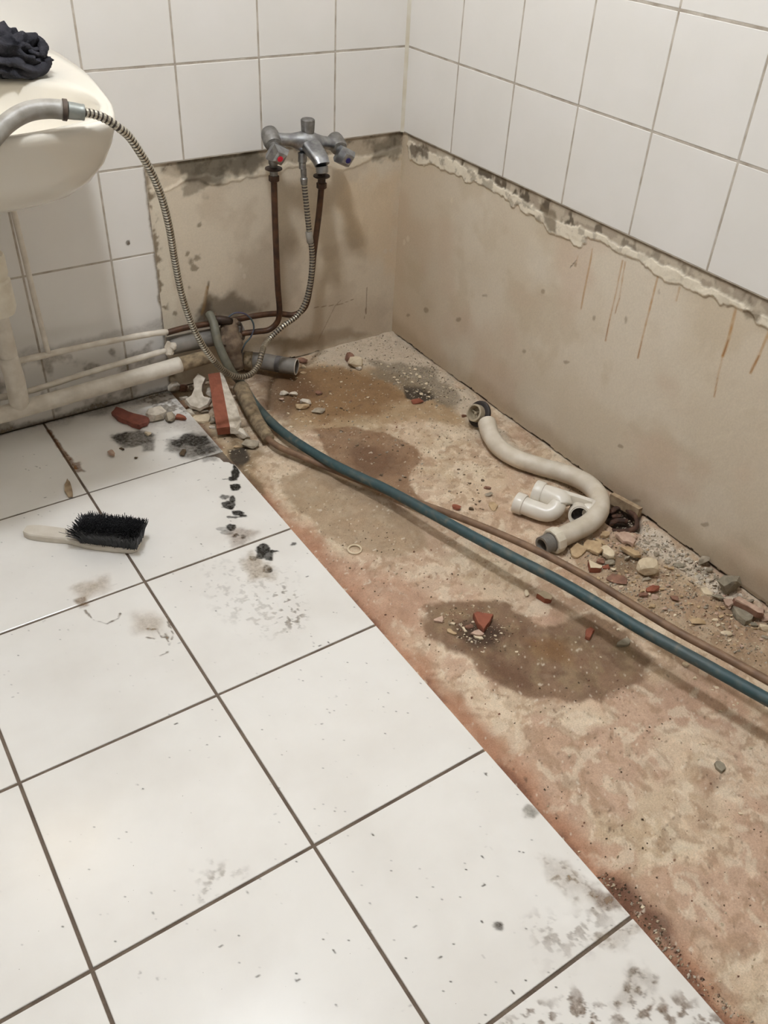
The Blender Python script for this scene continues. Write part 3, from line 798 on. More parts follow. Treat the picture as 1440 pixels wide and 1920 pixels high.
    L.append(((140, 122, 104), blob([(1000, 1730), (1140, 1700), (1160, 1740), (1060, 1790), (1000, 1790)], .03, .06, 57, 30, .35) * spk2))
    L.append(((96, 88, 78), blob(ell(935, 1735, 8, 5), .003, .012, 58, 90, .7)))
    L.append(((150, 136, 116), blob([(360, 1640), (420, 1620), (450, 1640), (380, 1680)], .012, .04, 59, 60, .35) * spk2))
    # scattered dots
    dots = sstep(vnoise(U * 210, V * 210, 63), .955, .985) * sstep(fbm(U, V, 6, 3, 64), .42, .60)
    L.append(((82, 70, 58), dots * .75))
    return L
film('grime_film', floor, np.arange(-1.50, FXE - .0005, .0022), np.arange(-.003, -1.95, -.0022), lambda u, v: np.stack([u, v, np.full(len(u), .0004)], 1), floor_layers, 'black and brown grime smeared on the white floor tiles')
def wall_layers():
    L = []
    up = wa(100, 660)[2]
    d = V - .196 + (fbm(U, V, 30, 4, 65) - .5) * .03
    L.append(((104, 90, 72), (1 - sstep(d, -.006, .012)) * .38 * sstep(V, .16, .19) * .6))
    L.append(((120, 106, 88), (1 - sstep(V - .004 + (fbm(U, V, 30, 4, 66) - .5) * .02, .0, .014)) * .5))
    L.append(((150, 136, 116), sstep(fbm(U, V, 22, 4, 67), .48, .66) * .4 * (1 - sstep(V, .17, .19))))
    L.append(((132, 112, 86), (1 - sstep(PLX - U + (fbm(U, V, 30, 4, 68) - .5) * .012, .001, .008)) * .6))
    for (x, y, a, b) in ((240, 455, 4, 5), (8, 595, 3, 4), (190, 770, 2, 2)):
        q = [tuple(wa(px_, py_)[[0, 2]]) for px_, py_ in ell(x, y, a, b)]
        L.append(((110, 98, 84), (1 - sstep(poly_sd(U, V, q), -.001, .001)) * .8))
    return L
film('grime_film', wall_back, np.arange(-1.25, PLX, .0026), np.arange(.001, H, .0026), lambda u, v: np.stack([u, np.full(len(u), -.0004), v], 1), wall_layers, 'brown dirt on the white tiles around the pipes')

# ------------------------------------------------------------------ lamps
lp = thing('ceiling_lamp', (LAMP_POS[0], LAMP_POS[1], ZT), 'round white glass ceiling lamp in the middle of the room', 'lamp')
lathe('lamp_base', (LAMP_POS[0], LAMP_POS[1], ZT), (0, 0, -1), [(.07, 0), (.07, .03), (.05, .05)], M['white_plastic'], lp)
R0 = .085
lathe('lamp_shade', LAMP_POS, (0, 0, -1), [(R0 * math.sin(a), -R0 * math.cos(a)) for a in np.linspace(.02, math.pi - .02, 14)], emit_mat('lamp_glass', (1.03, 1.08, 1.15), LAMP_STRENGTH), lp)
wl = thing('wall_lamp', (-1.28, 0, 1.60), 'white box lamp on the wall above the basin', 'lamp')
v, f = boxes([(-1.43, -1.13, -.05, 0, 1.58, 1.63)]); build('lamp_base', v, f, M['white_plastic'], wl)
v, f = boxes([(-1.42, -1.14, -.095, -.05, 1.585, 1.625)]); build('lamp_shade', v, f, emit_mat('tube_glass', (1.0, .84, .62), WALL_LAMP_STRENGTH), wl)

# ------------------------------------------------------------------ washbasin
BC, RZ = -1.125, .818
half = [(0.262, 0), (.266, -.03), (.267, -.10), (.264, -.20), (.248, -.33), (.224, -.46), (.196, -.528), (.155, -.552), (.095, -.563), (.02, -.567)]
plan = half + [(-x, y) for x, y in half[::-1]]
P3 = crom([(x, y, 0) for x, y in plan + [plan[0]]], 6)[:-1]
NB = len(P3)
ang = np.arctan2(P3[:, 1] + .36, P3[:, 0])
ca, sa_ = np.cos(ang), np.sin(ang)
inner = np.stack([.222 * np.sign(ca) * np.abs(ca) ** .85, np.where(sa_ > 0, -.37 + .19 * sa_, -.37 - .177 * np.abs(sa_) ** .85)], 1)
rings = []
def ring_o(s, z, sy=None, yc=-.22):
    sy = s if sy is None else sy
    return np.stack([BC + P3[:, 0] * s, np.minimum(yc + (P3[:, 1] - yc) * sy, -.001), np.full(NB, z)], 1)
for s_, z in ((.05, .640), (.22, .641), (.40, .648), (.56, .661), (.70, .682), (.82, .710), (.91, .743), (.965, .775), (.99, .797), (1.0, .808), (.998, .815), (.988, .819)):
    rings.append(ring_o(s_, z))
def ring_i(s, z, blend=0.0):
    I = np.stack([BC + inner[:, 0] * s, -.36 + (inner[:, 1] + .36) * s, np.full(NB, z)], 1)
    O = ring_o(.975, z)
    return I * (1 - blend) + O * blend
for s_, z, bl in ((1, .8185, .85), (1.0, .816, .35), (1.0, .8165, .08), (.985, .8135, 0), (.965, .806, 0), (.93, .785, 0), (.86, .755, 0), (.72, .722, 0), (.5, .701, 0), (.25, .692, 0), (.08, .690, 0)):
    rings.append(ring_i(s_, z, bl))
V = np.concatenate(rings); Fc = []
for i in range(len(rings) - 1):
    for k in range(NB):
        k2 = (k + 1) % NB
        Fc.append((i * NB + k, (i + 1) * NB + k, (i + 1) * NB + k2, i * NB + k2))
Fc.append(tuple(range(NB))); Fc.append(tuple(range(len(V) - NB, len(V)))[::-1])
basin = thing('washbasin', (BC, 0, .64), 'white ceramic washbasin hung on the tiled wall above the pipes', 'basin')
build('bowl', V, Fc, M['porcelain'], basin, smooth=True)
tp = (BC + .022, -.20)
lathe('trap', (tp[0], tp[1], .66), (0, 0, -1), [(.018, 0), (.018, .145), (.030, .147), (.032, .152), (.032, .185), (.029, .19), (.029, .196), (.033, .2), (.033, .255), (.028, .268), (.012, .272)], M['nut_plastic'], basin, sides=28)
tube('waste_pipe', [(tp[0], tp[1] + .02, .50), (tp[0] - .01, -.12, .50), (tp[0] - .03, -.075, .46), (tp[0] - .03, -.075, .40), (tp[0] - .025, -.075, .32)], .02, M['white_plastic'], basin)

# ------------------------------------------------------------------ black cloth on the basin
def cloth():
    bm = bmesh.new(); bmesh.ops.create_icosphere(bm, subdivisions=6, radius=1.0)
    P = np.array([v.co for v in bm.verts]); F_ = [tuple(v.index for v in f.verts) for f in bm.faces]; bm.free()
    th = np.arctan2(P[:, 1], P[:, 0]); ph = np.arcsin(np.clip(P[:, 2], -1, 1))
    def n3(f, s): return (vnoise(P[:, 0] * f + 9, P[:, 1] * f + 5, s) + vnoise(P[:, 1] * f + 3, P[:, 2] * f + 7, s + 1) + vnoise(P[:, 2] * f + 1, P[:, 0] * f + 4, s + 2)) / 3
    w = n3(1.6, 3) * 2
    rid = 1 - np.abs(2 * n3(2.4 + 0 * w, 11) - 1) * 2.6
    rid2 = 1 - np.abs(2 * n3(5.0, 19) - 1) * 2.6
    fold = np.abs(np.sin(6.5 * (w + P[:, 0] * .9 + P[:, 2] * 1.1)))
    r = .60 + .26 * rid + .12 * rid2 + .32 * fold
    Q = P * r[:, None] * np.array([.056, .046, .040])
    c = fl(28, 140, RZ)
    Q = Q + c + np.array([0, 0, .028])
    Q[:, 2] = np.maximum(Q[:, 2], RZ + .0015 + .002 * n3(8, 5))
    # a peak pulled up at the back
    d = np.hypot(P[:, 0] - .15, P[:, 1] - .55)
    Q[:, 2] += np.where(P[:, 2] > 0, .016 * np.exp(-(d / .26) ** 2), 0)
    o = build('cloth', Q, F_, M['cloth'], None, (c[0], c[1], RZ), smooth=True)
    parts = []
    for pts, r_ in (([(5, 145), (35, 152), (70, 138), (90, 118), (88, 108)], .010), ([(28, 62), (36, 78), (52, 82), (60, 98), (74, 102)], .005), ([(60, 66), (74, 78), (82, 95), (80, 106)], .008), ([(2, 90), (14, 76), (24, 84)], .009), ([(26, 52), (30, 66), (44, 74)], .006)):
        base = np.array([on(x, y, 1, c[1] - .02 + (.03 if y < 90 else -.015)) for x, y in pts])
        base[:, 2] = np.maximum(base[:, 2], RZ + r_ + .001)
        PP, s = resample(crom(base, 8), .004)
        parts.append(sweep(PP, r_ * (.55 + .6 * np.sin(np.linspace(.25, 2.9, len(PP)))) * (1 + .35 * (vnoise(s * 120, s * 0, 4) - .5)), 12))
    V_, F2 = merge(parts)
    f1 = build('fold', V_, F2, M['cloth'], o, smooth=True)
    return o
tag(cloth(), 'crumpled black cloth lying on the back of the washbasin', 'cloth')

# ------------------------------------------------------------------ hand shower and its hose
hz = RZ + .024
hs_pts = [fl(-60, 330, hz - .075), fl(-30, 283, hz - .035), fl(10, 234, hz - .006), fl(50, 210, hz + .006), fl(90, 204, hz + .008), fl(121, 206, hz + .006)]
hs = thing('hand_shower', fl(60, 215, RZ), 'grey hand shower handle lying in the white washbasin', 'shower')
tube('handle', hs_pts, lambda t: .0115 + .0022 * min(1, t * 1.4), M['grey_plastic'], hs, sides=20, step=.006)
hd = np.array(hs_pts[0]); dirh = np.array(hs_pts[0]) - np.array(hs_pts[1]); dirh /= np.linalg.norm(dirh)
lathe('shower_head', hd, dirh * .6 + np.array([0, 0, -.5]), [(.014, -.01), (.022, .006), (.034, .012), (.036, .02), (.033, .022)], M['grey_plastic'], hs)
c0, c1 = np.array(hs_pts[-1]), fl(158, 211, hz + .001)
dd = (c1 - c0) / np.linalg.norm(c1 - c0)
lathe('collar', c0 - dd * .004, dd, [(.0128, 0), (.0152, .001), (.0152, .007), (.0128, .008)], M['dark_cable'], hs)
LL = np.linalg.norm(c1 - c0)
lathe('connector', c0 + dd * .005, dd, [(.0122, 0), (.0121, LL * .3), (.0112, LL - .009), (.0116, LL - .007), (.0112, LL - .005), (.0085, LL - .005)], M['satin_metal'], hs)

def dep(x, y, d): return CAM + ray(x, y) * d
D0 = float(np.dot(c1 - CAM, FWD))
hose_pts = [c1 - dd * .004, dep(172, 213, D0 + (1.335 - D0) * .25), dep(190, 219, D0 + (1.335 - D0) * .5), dep(207, 228, D0 + (1.335 - D0) * .75), dep(222, 239, 1.335), dep(240, 254, 1.36), dep(262, 285, 1.40), dep(285, 325, 1.455), dep(303, 370, 1.515), dep(317, 425, 1.585), dep(328, 490, 1.67), dep(343, 560, 1.76), dep(365, 620, 1.845),
            dep(392, 665, 1.92), dep(418, 693, 1.985), dep(443, 706, 2.03), dep(468, 703, 2.06), dep(484, 685, 2.085), dep(491, 662, 2.10), on(503, 638, 1, -.13), on(530, 612, 1, -.128), on(557, 592, 1, -.125), on(573, 565, 1, -.122), on(583, 520, 1, -.118),
            on(585, 475, 1, -.112), on(580, 435, 1, -.108), on(575, 390, 1, -.105), on(571, 350, 1, -.10), on(570, 332, 1, -.10)]
sh = thing('shower_hose', hose_pts[16], 'ribbed black and silver shower hose looping from the basin to the mixer', 'hose')
PH, sH = resample(crom(hose_pts, 12), .0018)
ph = (np.arange(len(PH)) % 4)
RH = np.where(ph < 2, .0071, .0064)
V, Fc = sweep(PH, RH, 12)
nf = len(PH) - 1
zone = sH / sH[-1]
kinds = []
for i in range(nf):
    k = 0 if ph[i] == 0 or ph[i] == 3 and False else (0 if ph[i] < 1 else (1 if ph[i] in (1, 2) else 0))
    if k == 0 and .47 < zone[i] < .64: k = 2
    kinds += [k] * 12
kinds += [1, 1]
build('ribbed_hose', V, Fc, [M['hose_steel'], M['hose_dark'], M['hose_dirty']], sh, smooth=False, mat_idx=kinds)
sv, sd = on(580, 442, 1, -.108), on(583, 462, 1, -.109)
lathe('sleeve', sv - (sd - sv) * .4, sd - sv, [(.0074, 0), (.0086, .003), (.0086, .026), (.0074, .029)], M['grey_plastic'], sh)
e0, e1 = on(570, 340, 1, -.10), on(569, 318, 1, -.10)
lathe('end_ferrule', e0 + (e0 - e1) * .25, e1 - e0, [(.0074, 0), (.0084, .008), (.0090, .014), (.0070, .016), (.0070, .036)], M['chrome_dull'], sh)

# ------------------------------------------------------------------ bath mixer
tapo = (-.36, -.09, .50)
tap = thing('bath_mixer', tapo, 'old chrome bath mixer with red and blue marked handles on two pipes', 'tap')
body = []
cL, hL = wa(504, 247, .055), wa(517, 284, .112)
cR, hR = wa(626, 259, .055), wa(642, 289, .112)
mid = wa(577, 266, .085)
def valve(c, h, nm):
    d = h - c; L = np.linalg.norm(d)
    lathe('valve_housing', c - d / L * .004, d, [(.004, 0), (.014, .0015), (.0188, .006), (.0205, .014), (.0210, L * .60), (.0185, L * .75), (.012, L * .80), (.012, L * .95)], M['chrome_dull'], tap, sides=24)
    return d / L
dL = valve(cL, hL, 'l'); dR = valve(cR, hR, 'r')
# body bar swelling in the middle
bl, br = cL + (hL - cL) * .42, cR + (hR - cR) * .42
PB, s = resample(crom([bl, (bl * .55 + mid * .45) + np.array([0, 0, .002]), mid, (br * .55 + mid * .45) + np.array([0, 0, .002]), br], 8), .004)
tt = s / s[-1]
RB = .0135 + .0115 * np.exp(-((tt - .5) / .17) ** 2) + .003 * np.exp(-((tt) / .15) ** 2) + .003 * np.exp(-((tt - 1) / .15) ** 2)
V, Fc = sweep(PB, RB, 20)
o = build('tap_body', V, Fc, M['chrome'], tap, smooth=True)
# spout: flattened, wide mouth
s0, s1, s2, s3 = mid + np.array([0, .004, .004]), wa(588, 280, .115), wa(600, 298, .150), wa(604, 309, .160)
PS, s = resample(crom([s0, s1, s2, s3], 8), .004)
Tn, N_, B_ = frames(PS)
V = []; a = np.linspace(0, 2 * np.pi, 20, endpoint=False)
side = np.array([1.0, 0, 0])
for i, p in enumerate(PS):
    t = i / (len(PS) - 1)
    n = np.cross(Tn[i], side); n /= np.linalg.norm(n); b2 = np.cross(n, Tn[i])
    w, hgt = .0245 - .006 * t + .0015 * math.sin(t * 3.1), .016 - .004 * t
    V += [tuple(p + w * math.copysign(abs(math.cos(q)) ** .75, math.cos(q)) * b2 + hgt * math.copysign(abs(math.sin(q)) ** .75, math.sin(q)) * n) for q in a]
Fc = [(i * 20 + k, i * 20 + (k + 1) % 20, (i + 1) * 20 + (k + 1) % 20, (i + 1) * 20 + k) for i in range(len(PS) - 1) for k in range(20)]
Fc += [tuple(range(20))[::-1], tuple(range((len(PS) - 1) * 20, len(PS) * 20))]
spout = build('spout', V, Fc, M['chrome'], tap, smooth=True); sharp(spout, .9)
tipd = np.array([0, -.25, -1.0])
lathe('spout_mouth', s3 + np.array([0, .002, -.004]), tipd, [(.0145, 0), (.0145, .012), (.0125, .015), (.0105, .015), (.0100, .006)], M['chrome'], spout)
k0, k1 = wa(577, 260, .085), wa(577, 228, .085)
lathe('diverter_knob', k0, k1 - k0, [(.010, 0), (.010, .006), (.0140, .008), (.0156, .020), (.0166, .038), (.0164, .042), (.0135, .0445), (.002, .045)], M['chrome_dull'], tap, sides=20)
# faceted handles with coloured dots
def handle(h, d, nm, dotm, dotn, px):
    base = h - d * .012
    V, Fc = lathe_vf(base, d, [(.013, 0), (.024, .006), (.0290, .020), (.0185, .036), (.0115, .038)], 8, True, alt=.72, phase=.3)
    hd_ = build(nm, V, Fc, M['chrome'], tap)
    lathe(dotn, base + d * .0378, d, [(.0066, 0), (.0066, .0012), (.005, .0016)], dotm, hd_, sides=18)
aimL = dL * .7 + np.array([-.05, -.75, -.12]) ; aimL /= np.linalg.norm(aimL)
aimR = dR * .7 + np.array([.05, -.75, -.12]); aimR /= np.linalg.norm(aimR)
handle(hL + aimL * .004, aimL, 'hot_handle', M['red_dot'], 'red_marker', None)
handle(hR + aimR * .004, aimR, 'cold_handle', M['blue_dot'], 'blue_marker', None)
legs = []
for (fx_, fy_, d_, top) in ((513, 316, .085, bl), (603, 330, .095, wa(600, 290, .095))):
    p = wa(fx_, fy_, d_); legs.append(p)
    topz = top[2] - .004
    lathe('tap_leg', (p[0], p[1], topz), (0, 0, -1), [(.012, 0), (.0115, topz - p[2] - .012), (.0095, topz - p[2] - .008), (.0095, topz - p[2] + .022)], M['chrome_dull'] if fx_ < 550 else M['dark_brass'], tap)
    lathe('flange', (p[0], p[1], p[2] + .003), (0, 0, -1), [(.010, 0), (.0200, .0015), (.0205, .004), (.017, .006), (.0105, .008)], M['dark_brass'], tap, sides=28)
ob_ = wa(568, 318, .10)
lathe('hose_outlet', (ob_[0], ob_[1] + .002, ob_[2] + .038), (0, 0, -1), [(.010, 0), (.0105, .02), (.0085, .022), (.0085, .036)], M['chrome'], tap)

# ------------------------------------------------------------------ copper supply pipes under the mixer
def copper(name, leg, pts, label, nutz):
    t = thing(name, (leg[0], leg[1], nutz), label, 'pipe')
    lathe('pipe_nut', (leg[0], leg[1], nutz), (0, 0, -1), [(.0095, 0), (.0125, .001), (.0125, .013), (.0105, .015)], M['bronze'], t, sides=6, smooth=False)
    tube('pipe', pts, .0076, M['bronze'], t, sides=14, step=.008)
    return t
pL = legs[0]; pR = legs[1]
copper('supply_pipe', pL, [(pL[0], pL[1], pL[2] - .022), wa(516, 420, .084), wa(521, 540, .078), wa(524, 585, .072), wa(520, 604, .066), wa(505, 618, .060), wa(480, 622, .055), wa(452, 626, .050), wa(425, 634, .045)], 'rusty copper pipe below the red marked mixer handle', pL[2] - .015)
copper('supply_pipe', pR, [(pR[0], pR[1], pR[2] - .022), wa(598, 400, .088), wa(589, 470, .080), wa(581, 540, .070), wa(571, 577, .060), wa(553, 590, .050), wa(520, 588, .042), wa(480, 592, .040), wa(440, 600, .040), wa(400, 606, .040), wa(350, 614, .040), wa(312, 624, .042)], 'rusty copper pipe below the blue marked mixer handle', pR[2] - .015)

# ------------------------------------------------------------------ pipes along the tiled wall
t = tube('water_pipe', [wa(-160, 716, .050), wa(47, 674, .050), wa(165, 648, .050), wa(283, 626, .050), wa(314, 622, .048)], .0072, M['pipe_paint'], None, wa(160, 657, .055) * [1, 1, 0], sides=14, wob=.25)
tag(t, 'upper thin white painted pipe running along the tiled wall', 'pipe')
t = tube('water_pipe', [wa(-160, 776, .045), wa(47, 735, .045), wa(165, 699, .045), wa(283, 665, .045), wa(312, 657, .045)], .0072, M['pipe_paint'], None, wa(170, 707, .055) * [1, 1, 0], sides=14, wob=.25)
tag(t, 'second thin white painted pipe just above the thick white pipe', 'pipe')
t = tube('riser_pipe', [wa(91, 664, .050), wa(72, 590, .050), wa(46, 480, .050), wa(14, 350, .050)], .0062, M['pipe_paint'], None, wa(91, 664, .050), sides=12)
tag(t, 'thin white vertical pipe rising up the tiles to the washbasin', 'pipe')
wp = thing('drain_pipe', wa(170, 722, .075) * np.array([1, 1, 0]), 'thick white drain pipe with an elbow along the foot of the wall', 'pipe')
PWb = [wa(-160, 815, .075), wa(0, 778, .075), wa(100, 750, .075), wa(200, 722, .075), wa(300, 694, .073), wa(338, 683, .072)]
tube('horizontal_pipe', PWb, .0195, M['pipe_paint'], wp, sides=22, wob=.03)
tube('elbow', [wa(38, 768, .072), wa(33, 738, .078), wa(26, 705, .080), wa(14, 668, .078)], lambda t: .0218 if t > .12 else .020, M['pipe_paint'], wp, sides=22)
tube('vertical_pipe', [wa(20, 685, .079), wa(10, 640, .078), wa(-4, 585, .077), wa(-20, 520, .076)], .0195, M['pipe_paint'], wp, sides=22)
tube('dusty_end', [wa(326, 687, .072), wa(360, 677, .072), wa(392, 668, .072)], lambda t: .0188 - .001 * t, M['dust_pipe'], wp, sides=20, wob=.03)
gp = thing('waste_pipe', wa(540, 680, .075) * np.array([1, 1, 0]), 'grey plastic waste pipe with an open end on the concrete', 'pipe')
gz = [fl(420, 676, .030), fl(480, 676, .030), fl(530, 684, .030), fl(556, 688, .030)]
P_, s = resample(crom(gz, 6), .01)
V, Fc = sweep(P_, .0222, 26, cap=False)
n0 = len(V); V2, F2 = sweep(P_[::-1], .0196, 26, cap=False)
V = np.vstack([V, V2]); Fc += [tuple(i + n0 for i in q) for q in F2]
e = (len(P_) - 1) * 26
Fc += [(e + k, n0 + (-k - 0) % 26, n0 + (-(k + 1)) % 26, e + (k + 1) % 26) for k in range(26)] if False else []
pipe_o = build('open_pipe', V, Fc, M['pvc_grey'], gp, smooth=True)
dE = P_[-1] - P_[-2]
lathe('rim', P_[-1] - dE * .05, dE, [(.0195, 0), (.0224, 0), (.0224, .0012), (.0195, .0012)], M['white_plastic'], gp, sides=26, cap=False)
dB = fl(518, 682, .030); dB2 = fl(528, 683.5, .030)
lathe('grey_band', dB, dB2 - dB, [(.0222, 0), (.0226, .001), (.0226, .014), (.0222, .015)], M['pvc_dark'], gp, sides=26, cap=False)
lathe('socket', fl(458, 676, .030), fl(480, 677, .030) - fl(458, 676, .030), [(.022, 0), (.026, .002), (.026, .022), (.0222, .024)], M['dust_pipe'], gp, sides=26, cap=False)
t = tube('buried_pipe', [wa(318, 649, .030), wa(345, 643, .032), wa(400, 632, .034), wa(452, 622, .030)], .0225, M['pvc_grey'], None, wa(400, 632, .034) * [1, 1, 0], sides=22, wob=.04)
tag(t, 'thick grey pipe between the thin rusty pipe and the drain pipe', 'pipe')

# dusty junction of pipes
def lump(name, centre, dims, mt, label=None, cat=None, n=26, seed=0, parent=None, group=None, rot=None):
    r = np.random.default_rng(seed)
    p = r.normal(size=(n, 3)); p /= np.linalg.norm(p, axis=1)[:, None]
    p *= (0.80 + .25 * r.random((n, 1))); p *= np.asarray(dims) / 2
    a = r.random() * 6.28 if rot is None else rot
    c, s_ = math.cos(a), math.sin(a)
    p = p @ np.array([[c, s_, 0], [-s_, c, 0], [0, 0, 1]])
    lo = centre[2]
    p[:, 2] = np.maximum(p[:, 2], -dims[2] * .32)
    p[:, 2] -= p[:, 2].min()
    V, Fc = hull(p + np.asarray(centre))
    o = build(name, V, Fc, mt, parent, tuple(centre))
    if label: tag(o, label, cat, group)
    return o
jn = thing('pipe_junction', fl(440, 690, 0), 'dust caked junction of old pipes in the corner below the mixer', 'pipe fitting')
tube('fitting', [wa(432, 596, .040), wa(430, 625, .055), wa(434, 655, .07), wa(446, 690, .085)], lambda t: .013 + .014 * math.sin(min(1, t * 1.1) * 2.6), M['dust'], jn, sides=16, wob=.5)
tube('valve_stub', [wa(404, 600, .05), wa(420, 600, .055), wa(432, 604, .055)], .011, M['dark_brass'], jn, sides=10)
tube('elbow', [wa(426, 632, .05), wa(440, 634, .052), wa(452, 628, .052)], .010, M['dust'], jn, sides=12, wob=.6)
lump('clump', wa(424, 626, .055), (.035, .03, .03), M['dust'], n=30, seed=5, parent=jn)
lump('clump', wa(440, 612, .05), (.026, .025, .03), M['dust'], n=30, seed=6, parent=jn)
lump('clump', wa(436, 646, .065), (.04, .03, .035), M['dust'], n=30, seed=8, parent=jn)
lump('clump', wa(418, 648, .065), (.05, .03, .04), M['dust'], n=34, seed=9, parent=jn)
lump('clump', wa(400, 598, .02), (.03, .02, .024), M['dust'], n=30, seed=10, parent=jn)
lathe('clamp', wa(420, 605, .04), wa(424, 604, .04) - wa(420, 605, .04), [(.010, 0), (.0135, .001), (.0135, .010), (.010, .011)], M['dark_brass'], jn, sides=12)
t = tube('cable', [wa(424, 598, .05), wa(440, 587, .055), wa(458, 588, .06), wa(472, 600, .062), wa(476, 615, .062), wa(470, 632, .062), wa(460, 644, .062), wa(452, 662, .065)], .0022, M['cable'], None, wa(452, 662, .065), sides=8, step=.005)
tag(t, 'thin teal and purple cable bent in an arc over the pipes', 'cable')
t = tube('cable', [wa(440, 603, .05), wa(449, 604, .055), wa(453, 612, .055), wa(452, 624, .055)], .0026, M['dark_cable'], None, wa(452, 624, .055), sides=8, step=.005)
tag(t, 'short dark cable loop between the two rusty pipes', 'cable')
pb = lump('plaster_lump', wa(318, 668, .045), (.028, .026, .055), M['mortar'], 'white plaster lump stuck round the pipes at the tile edge', 'rubble', n=40, seed=12)
pb2 = lump('plaster_lump', wa(325, 655, .05), (.022, .02, .026), M['mortar'], 'small white plaster blob right of the lump at the tile edge', 'rubble', n=36, seed=13)

# ------------------------------------------------------------------ green hose, brown pipe, dusty sleeve on the floor
RGH = .0112
gh_pts = [wa(392, 588, .03), wa(400, 604, .055), wa(408, 640, .085), wa(430, 690, .115), fl(455, 722, .016), fl(480, 760, .013), fl(520, 802, .014), fl(570, 838, .020), fl(640, 878, .030), fl(720, 915, .040), fl(800, 958, .050), fl(880, 1002, .058), fl(960, 1044, .064), fl(1040, 1085, .070), fl(1120, 1131, .075), fl(1200, 1179, .080), fl(1300, 1234, .088), fl(1400, 1290, .095), fl(1500, 1346, .095), fl(1640, 1424, .075), fl(1800, 1515, .030), fl(1900, 1570, .012)]
PG, sG = resample(crom(gh_pts, 10), .006)
V, Fc = sweep(PG, RGH * (1 + .05 * (vnoise(sG * 40, sG * 0, 3) - .5)), 16)
gh = build('garden_hose', V, Fc, M['green_hose'], None, fl(480, 760, ZC), smooth=True)
tag(gh, 'long green hose running from the wall corner across the bare concrete', 'hose')
tG = sG / sG[-1]
cg = lin((44, 68, 71))[None, :] * np.ones((len(sG), 1))
dz = (1 - sstep(sG, .30, .62))[:, None]
cg = cg + (lin((112, 100, 78)) - cg) * np.clip((1 - sstep(sG, .16, .30))[:, None], 0, 1)
cg = cg + (lin((86, 92, 84)) - cg) * (dz * .6)
gr = (sstep(vnoise(sG * 6, sG * 0, 8), .55, .75) * .5)[:, None]
cg = cg + (lin((66, 74, 72)) - cg) * gr
cgv = np.repeat(cg, 16, axis=0)
topz = (np.tile(np.cos(np.linspace(0, 2 * np.pi, 16, endpoint=False)), len(sG)))
cgv = cgv + (lin((122, 112, 92)) - cgv) * (np.clip(vnoise(np.repeat(sG, 16) * 120, topz * 3 + 5, 6) - .62, 0, 1) * 1.2)[:, None]
set_cols(gh, cgv)
bp_pts = [fl(498, 818, .012), fl(520, 836, .010), fl(570, 858, .010), fl(640, 886, .012), fl(710, 912, .016), fl(780, 938, .024), fl(850, 966, .034), fl(930, 998, .046), fl(1010, 1034, .056), (fl(1090, 1076, .062)), fl(1180, 1130, .068), fl(1270, 1184, .074), fl(1360, 1232, .080), fl(1450, 1282, .084), fl(1600, 1366, .084), fl(1800, 1470, .06), fl(1900, 1520, .02)]
bp_pts[3:6] = [fl(640, 887, .008), fl(710, 915, .010), fl(780, 941, .018)]
t = thing('floor_pipe', fl(560, 850, ZC), 'long brown copper pipe lying beside and under the green hose', 'pipe')
tube('pipe', bp_pts, .0078, M['copper_floor'], t, sides=14, step=.01)
tube('dusty_sleeve', [fl(452, 728, .022), fl(466, 758, .018), fl(482, 790, .014), fl(497, 812, .013), fl(503, 822, .012)], lambda q: .0215 - .006 * q, M['dust_pipe'], t, sides=18, wob=.03)

# ------------------------------------------------------------------ white flexible waste hose
wh = thing('flexible_waste_hose', fl(1060, 890, ZC), 'white ribbed flexible waste hose curled beside the long wall', 'hose')
RW = .0215
wz = ZC + RW + .003
wpts = [fl(913, 793, wz + .012), fl(919, 814, wz + .006), fl(935, 838, wz), fl(965, 858, wz), (fl(1010, 874, wz)), fl(1060, 888, wz + .004), fl(1098, 905, wz + .008), fl(1121, 928, wz + .010), fl(1124, 956, wz + .010), fl(1106, 980, wz + .006), fl(1075, 997, wz + .002), fl(1040, 1013, wz)]
PW, sW = resample(crom(wpts, 14), .0019)
tw = sW / sW[-1]
rib = np.where(((tw > .30) & (tw < .62)) | (tw > .74), 1.0, .35)
RWv = RW + np.where(np.arange(len(PW)) % 2 == 0, .0009, -.0009) * rib
RWv = RWv * (1 + .06 * (1 - sstep(tw, .0, .12)))
V, Fc = sweep(PW, RWv, 26)
build('ribbed_hose', V, Fc, M['hose_white'], wh, smooth=True)
wd = PW[-1] - PW[-8]; wd /= np.linalg.norm(wd)
we = PW[-1]
lathe('nut', we - wd * .010, wd, [(.0225, 0), (.0285, .0), (.0290, .004), (.0290, .017), (.0265, .020), (.0225, .020)], M['nut_plastic'], wh, sides=10, cap=False, smooth=False)
pr = []
for k in range(7):
    pr += [(.0188, .004 + k * .004), (.0205, .006 + k * .004)]
lathe('threaded_end', we, wd, [(.0215, -.002), (.0215, .010), (.0195, .010)] + [(r, h + .006) for r, h in pr] + [(.0185, .036), (.0150, .036), (.0150, .0)], M['pvc_grey'], wh, sides=26, cap=False)
lathe('bore_shade', we + wd * .006, wd, [(.0155, 0), (.015, .001)], M['inside_shade'], wh, sides=20)  # dark disc painting the shade inside the open hose end

